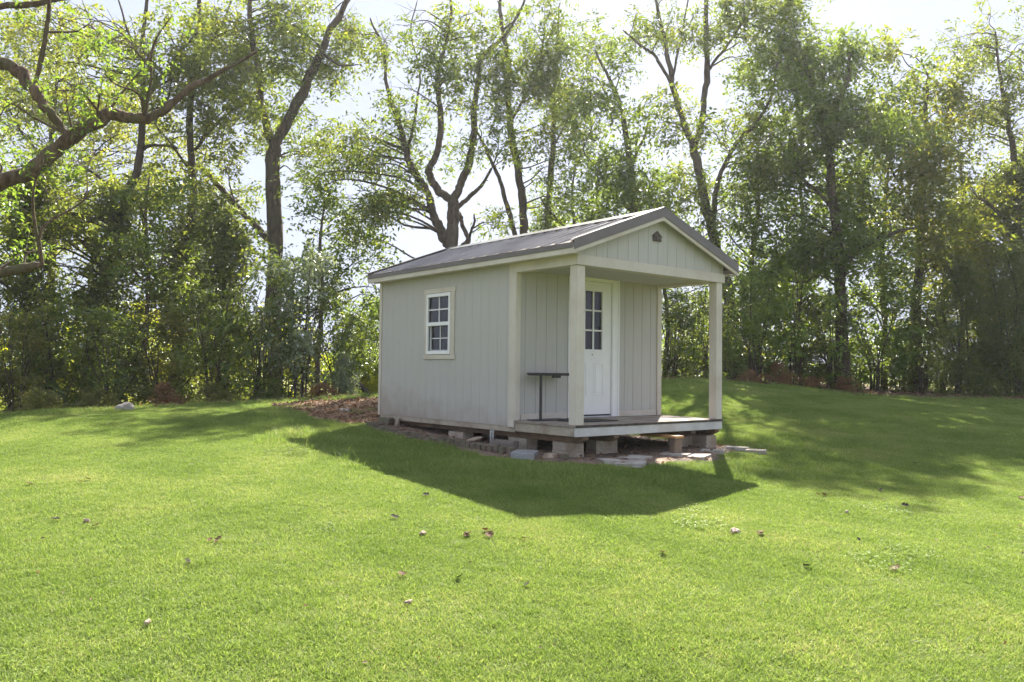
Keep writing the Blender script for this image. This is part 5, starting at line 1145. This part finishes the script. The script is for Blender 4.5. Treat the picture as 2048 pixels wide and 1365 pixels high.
def flecks():
    rng = np.random.default_rng(55); n = 900; x = rng.uniform(-8, 9, n); y = rng.uniform(-6, 7.5, n)
    k = (np.sin(x * 1.3 + 1) * np.sin(y * 1.1) + rng.normal(size=n) * .5) > .35; k &= ~((x > -.9) & (x < 3.6) & (y > -.9) & (y < 5.2)); k &= inside(LAWN_EDGE, x, y); x, y = x[k], y[k]; n = len(x)
    ax = rand_dir(n, rng); ax[:, 2] *= .3; nn = norm(np.array([0, 0, 1.0]) + rng.normal(size=(n, 3)) * .6); L_ = rng.uniform(.012, .035, n)
    tag(mesh_obj('leaf_flecks', leaves_mesh('leaf_flecks', np.column_stack([x, y, ground(x, y) + rng.uniform(.02, .036, n)]), ax, nn, L_, L_ * .6, rng.random(n)), M['litter']), kind='stuff', label='tiny tan bits of fallen leaf among the grass')
flecks()
def grass():
    rng = np.random.default_rng(31); A = np.array(LAWN_EDGE); pts = []
    cx, cy = -7.28, -7.54
    sp = .235; X, Y = np.meshgrid(np.arange(-14, 22, sp), np.arange(-9, 9.3, sp), indexing='ij'); q = np.column_stack([X.ravel(), Y.ravel()]); n = len(q); q = q + rng.uniform(-.11, .11, q.shape)
    d = np.hypot(q[:, 0] - cx, q[:, 1] - cy); fwd = (q[:, 0] - cx) * F.x + (q[:, 1] - cy) * F.y; lat = (q[:, 0] - cx) * R.x + (q[:, 1] - cy) * R.y
    keep = (fwd > 1.5) & (np.abs(lat) < fwd * .70 + 2.2)
    ed = dist_poly(LAWN_EDGE, q[:, 0], q[:, 1]) * np.where(inside(LAWN_EDGE, q[:, 0], q[:, 1]), 1, -1)
    keep &= ed > -.3 + .35 * rng.normal(size=n)
    x, y = q[:, 0], q[:, 1]
    wig = .10 * np.sin(x * 6) * np.sin(y * 7)
    d1 = dist_poly(DIRT_FRONT, x, y) * np.where(inside(DIRT_FRONT, x, y), -1, 1); d2 = dist_poly(DIRT_BANK, x, y) * np.where(inside(DIRT_BANK, x, y), -1, 1)
    keep &= (d1 > .20 + wig) & ((d2 > .12 + wig * 2) | (rng.random(n) < .06))
    keep &= ~((x > -.1) & (x < 3.3) & (y > -.1) & (y < 5.0))
    for (c, s, rz, lab) in PV: keep &= np.hypot(x - c[0], y - c[1]) > .34
    keep &= np.hypot(x + .36, y - .575) > .42
    q = q[keep]; x, y = q[:, 0], q[:, 1]; d1 = d1[keep]; ed = ed[keep]; d = d[keep]; m_ = len(q)
    lush = np.clip(1 - np.abs(d1 - .8) / 1.5, 0, 1) * .40 + np.clip(1 - np.abs(ed) / .8, 0, 1) * .9 + .004
    wisp = .002 + .13 * np.clip(1 - np.abs(d1 - 1.4) / 1.4, 0, 1) + .12 * np.clip(1 - np.abs(ed) / .7, 0, 1)
    i1 = np.nonzero(rng.random(m_) < lush)[0]; i2 = np.nonzero(rng.random(m_) < wisp)[0]
    i3 = np.nonzero((np.sin(x * 1.9 + 2 * np.sin(y * .8)) * np.sin(y * 1.6 + x * .5) + .9 * rng.normal(size=m_) > 2.3) & (d < 11))[0]
    kind = np.concatenate([rng.integers(0, NV, m_), NV + rng.integers(0, 3, len(i1)), NV + 3 + rng.integers(0, 2, len(i2)), NV + 5 + rng.integers(0, 2, len(i3))])
    x = np.concatenate([x, x[i1] + rng.uniform(-.1, .1, len(i1)), x[i2] + rng.uniform(-.1, .1, len(i2)), x[i3]]); y = np.concatenate([y, y[i1] + rng.uniform(-.1, .1, len(i1)), y[i2] + rng.uniform(-.1, .1, len(i2)), y[i3]]); m_ = len(x)
    zz = ground(x, y)
    me = bpy.data.meshes.new('grass'); me.vertices.add(m_); me.vertices.foreach_set('co', np.column_stack([x, y, zz + .006]).astype(np.float32).ravel())
    for nm, ty, v in (('idx', 'INT', kind.astype(np.int32)), ('scl', 'FLOAT', rng.uniform(.8, 1.2, m_).astype(np.float32))):
        a_ = me.attributes.new(nm, ty, 'POINT'); a_.data.foreach_set('value', v)
    # tilt each patch to the slope of the ground
    gxs = (ground(x + .2, y) - ground(x - .2, y)) / .4; gys = (ground(x, y + .2) - ground(x, y - .2)) / .4; eul = np.empty((m_, 3), np.float32)
    from mathutils import Quaternion
    for i in range(m_):
        qn = Z.rotation_difference(Vector((-gxs[i], -gys[i], 1))) @ Quaternion((0, 0, 1), random.uniform(0, 6.283)); eul[i] = qn.to_euler()
    a_ = me.attributes.new('rot', 'FLOAT_VECTOR', 'POINT'); a_.data.foreach_set('vector', eul.ravel())
    o = mesh_obj('grass', me, M['grass']); tag(o, kind='stuff', label='short sunny lawn grass')
    ng = bpy.data.node_groups.new('turf_scatter', 'GeometryNodeTree'); ng.interface.new_socket('Geometry', in_out='INPUT', socket_type='NodeSocketGeometry'); ng.interface.new_socket('Geometry', in_out='OUTPUT', socket_type='NodeSocketGeometry')
    N = ng.nodes; L = ng.links.new; gi = N.new('NodeGroupInput'); go = N.new('NodeGroupOutput')
    ci = N.new('GeometryNodeCollectionInfo'); ci.inputs['Collection'].default_value = turf; ci.inputs['Separate Children'].default_value = True; ci.inputs['Reset Children'].default_value = True
    ip = N.new('GeometryNodeInstanceOnPoints'); ip.inputs['Pick Instance'].default_value = True
    def attr(nm, ty):
        a_ = N.new('GeometryNodeInputNamedAttribute'); a_.data_type = ty; a_.inputs['Name'].default_value = nm; return a_.outputs['Attribute']
    rv = attr('rot', 'FLOAT_VECTOR')
    mp_ = N.new('GeometryNodeMeshToPoints'); L(gi.outputs[0], mp_.inputs['Mesh']); L(mp_.outputs[0], ip.inputs['Points']); L(ci.outputs[0], ip.inputs['Instance']); L(attr('idx', 'INT'), ip.inputs['Instance Index'])
    L(rv, ip.inputs['Rotation']); L(attr('scl', 'FLOAT'), ip.inputs['Scale']); L(ip.outputs[0], go.inputs[0])
    md = o.modifiers.new('turf', 'NODES'); md.node_group = ng
    print('turf patches', m_)
grass()

# ------------------------------------------------------------------ haze volume added to veil the trees and lift the darks
def haze():
    bm = bmesh.new(); bmesh.ops.create_cube(bm, size=1.0)
    lo = Vector((-30, -30, -3.2)); hi = Vector((50, 50, 16.5))
    for v in bm.verts: v.co = Vector([lo[i] if v.co[i] < 0 else hi[i] for i in range(3)])
    me = bpy.data.meshes.new('haze'); bm.to_mesh(me); bm.free()
    m = bpy.data.materials.new('haze_veil'); m.use_nodes = True; n = m.node_tree; n.nodes.remove(n.nodes['Principled BSDF'])
    pv = nd(n, 'ShaderNodeVolumePrincipled'); pv.inputs['Color'].default_value = (.93, .95, 1.0, 1); pv.inputs['Density'].default_value = HAZE; pv.inputs['Anisotropy'].default_value = .55
    n.links.new(pv.outputs[0], n.nodes['Material Output'].inputs['Volume'])
    tag(mesh_obj('haze', me, m), kind='stuff', label='thin haze added to veil the trees and lift the darks')
HAZE = .0005
haze()
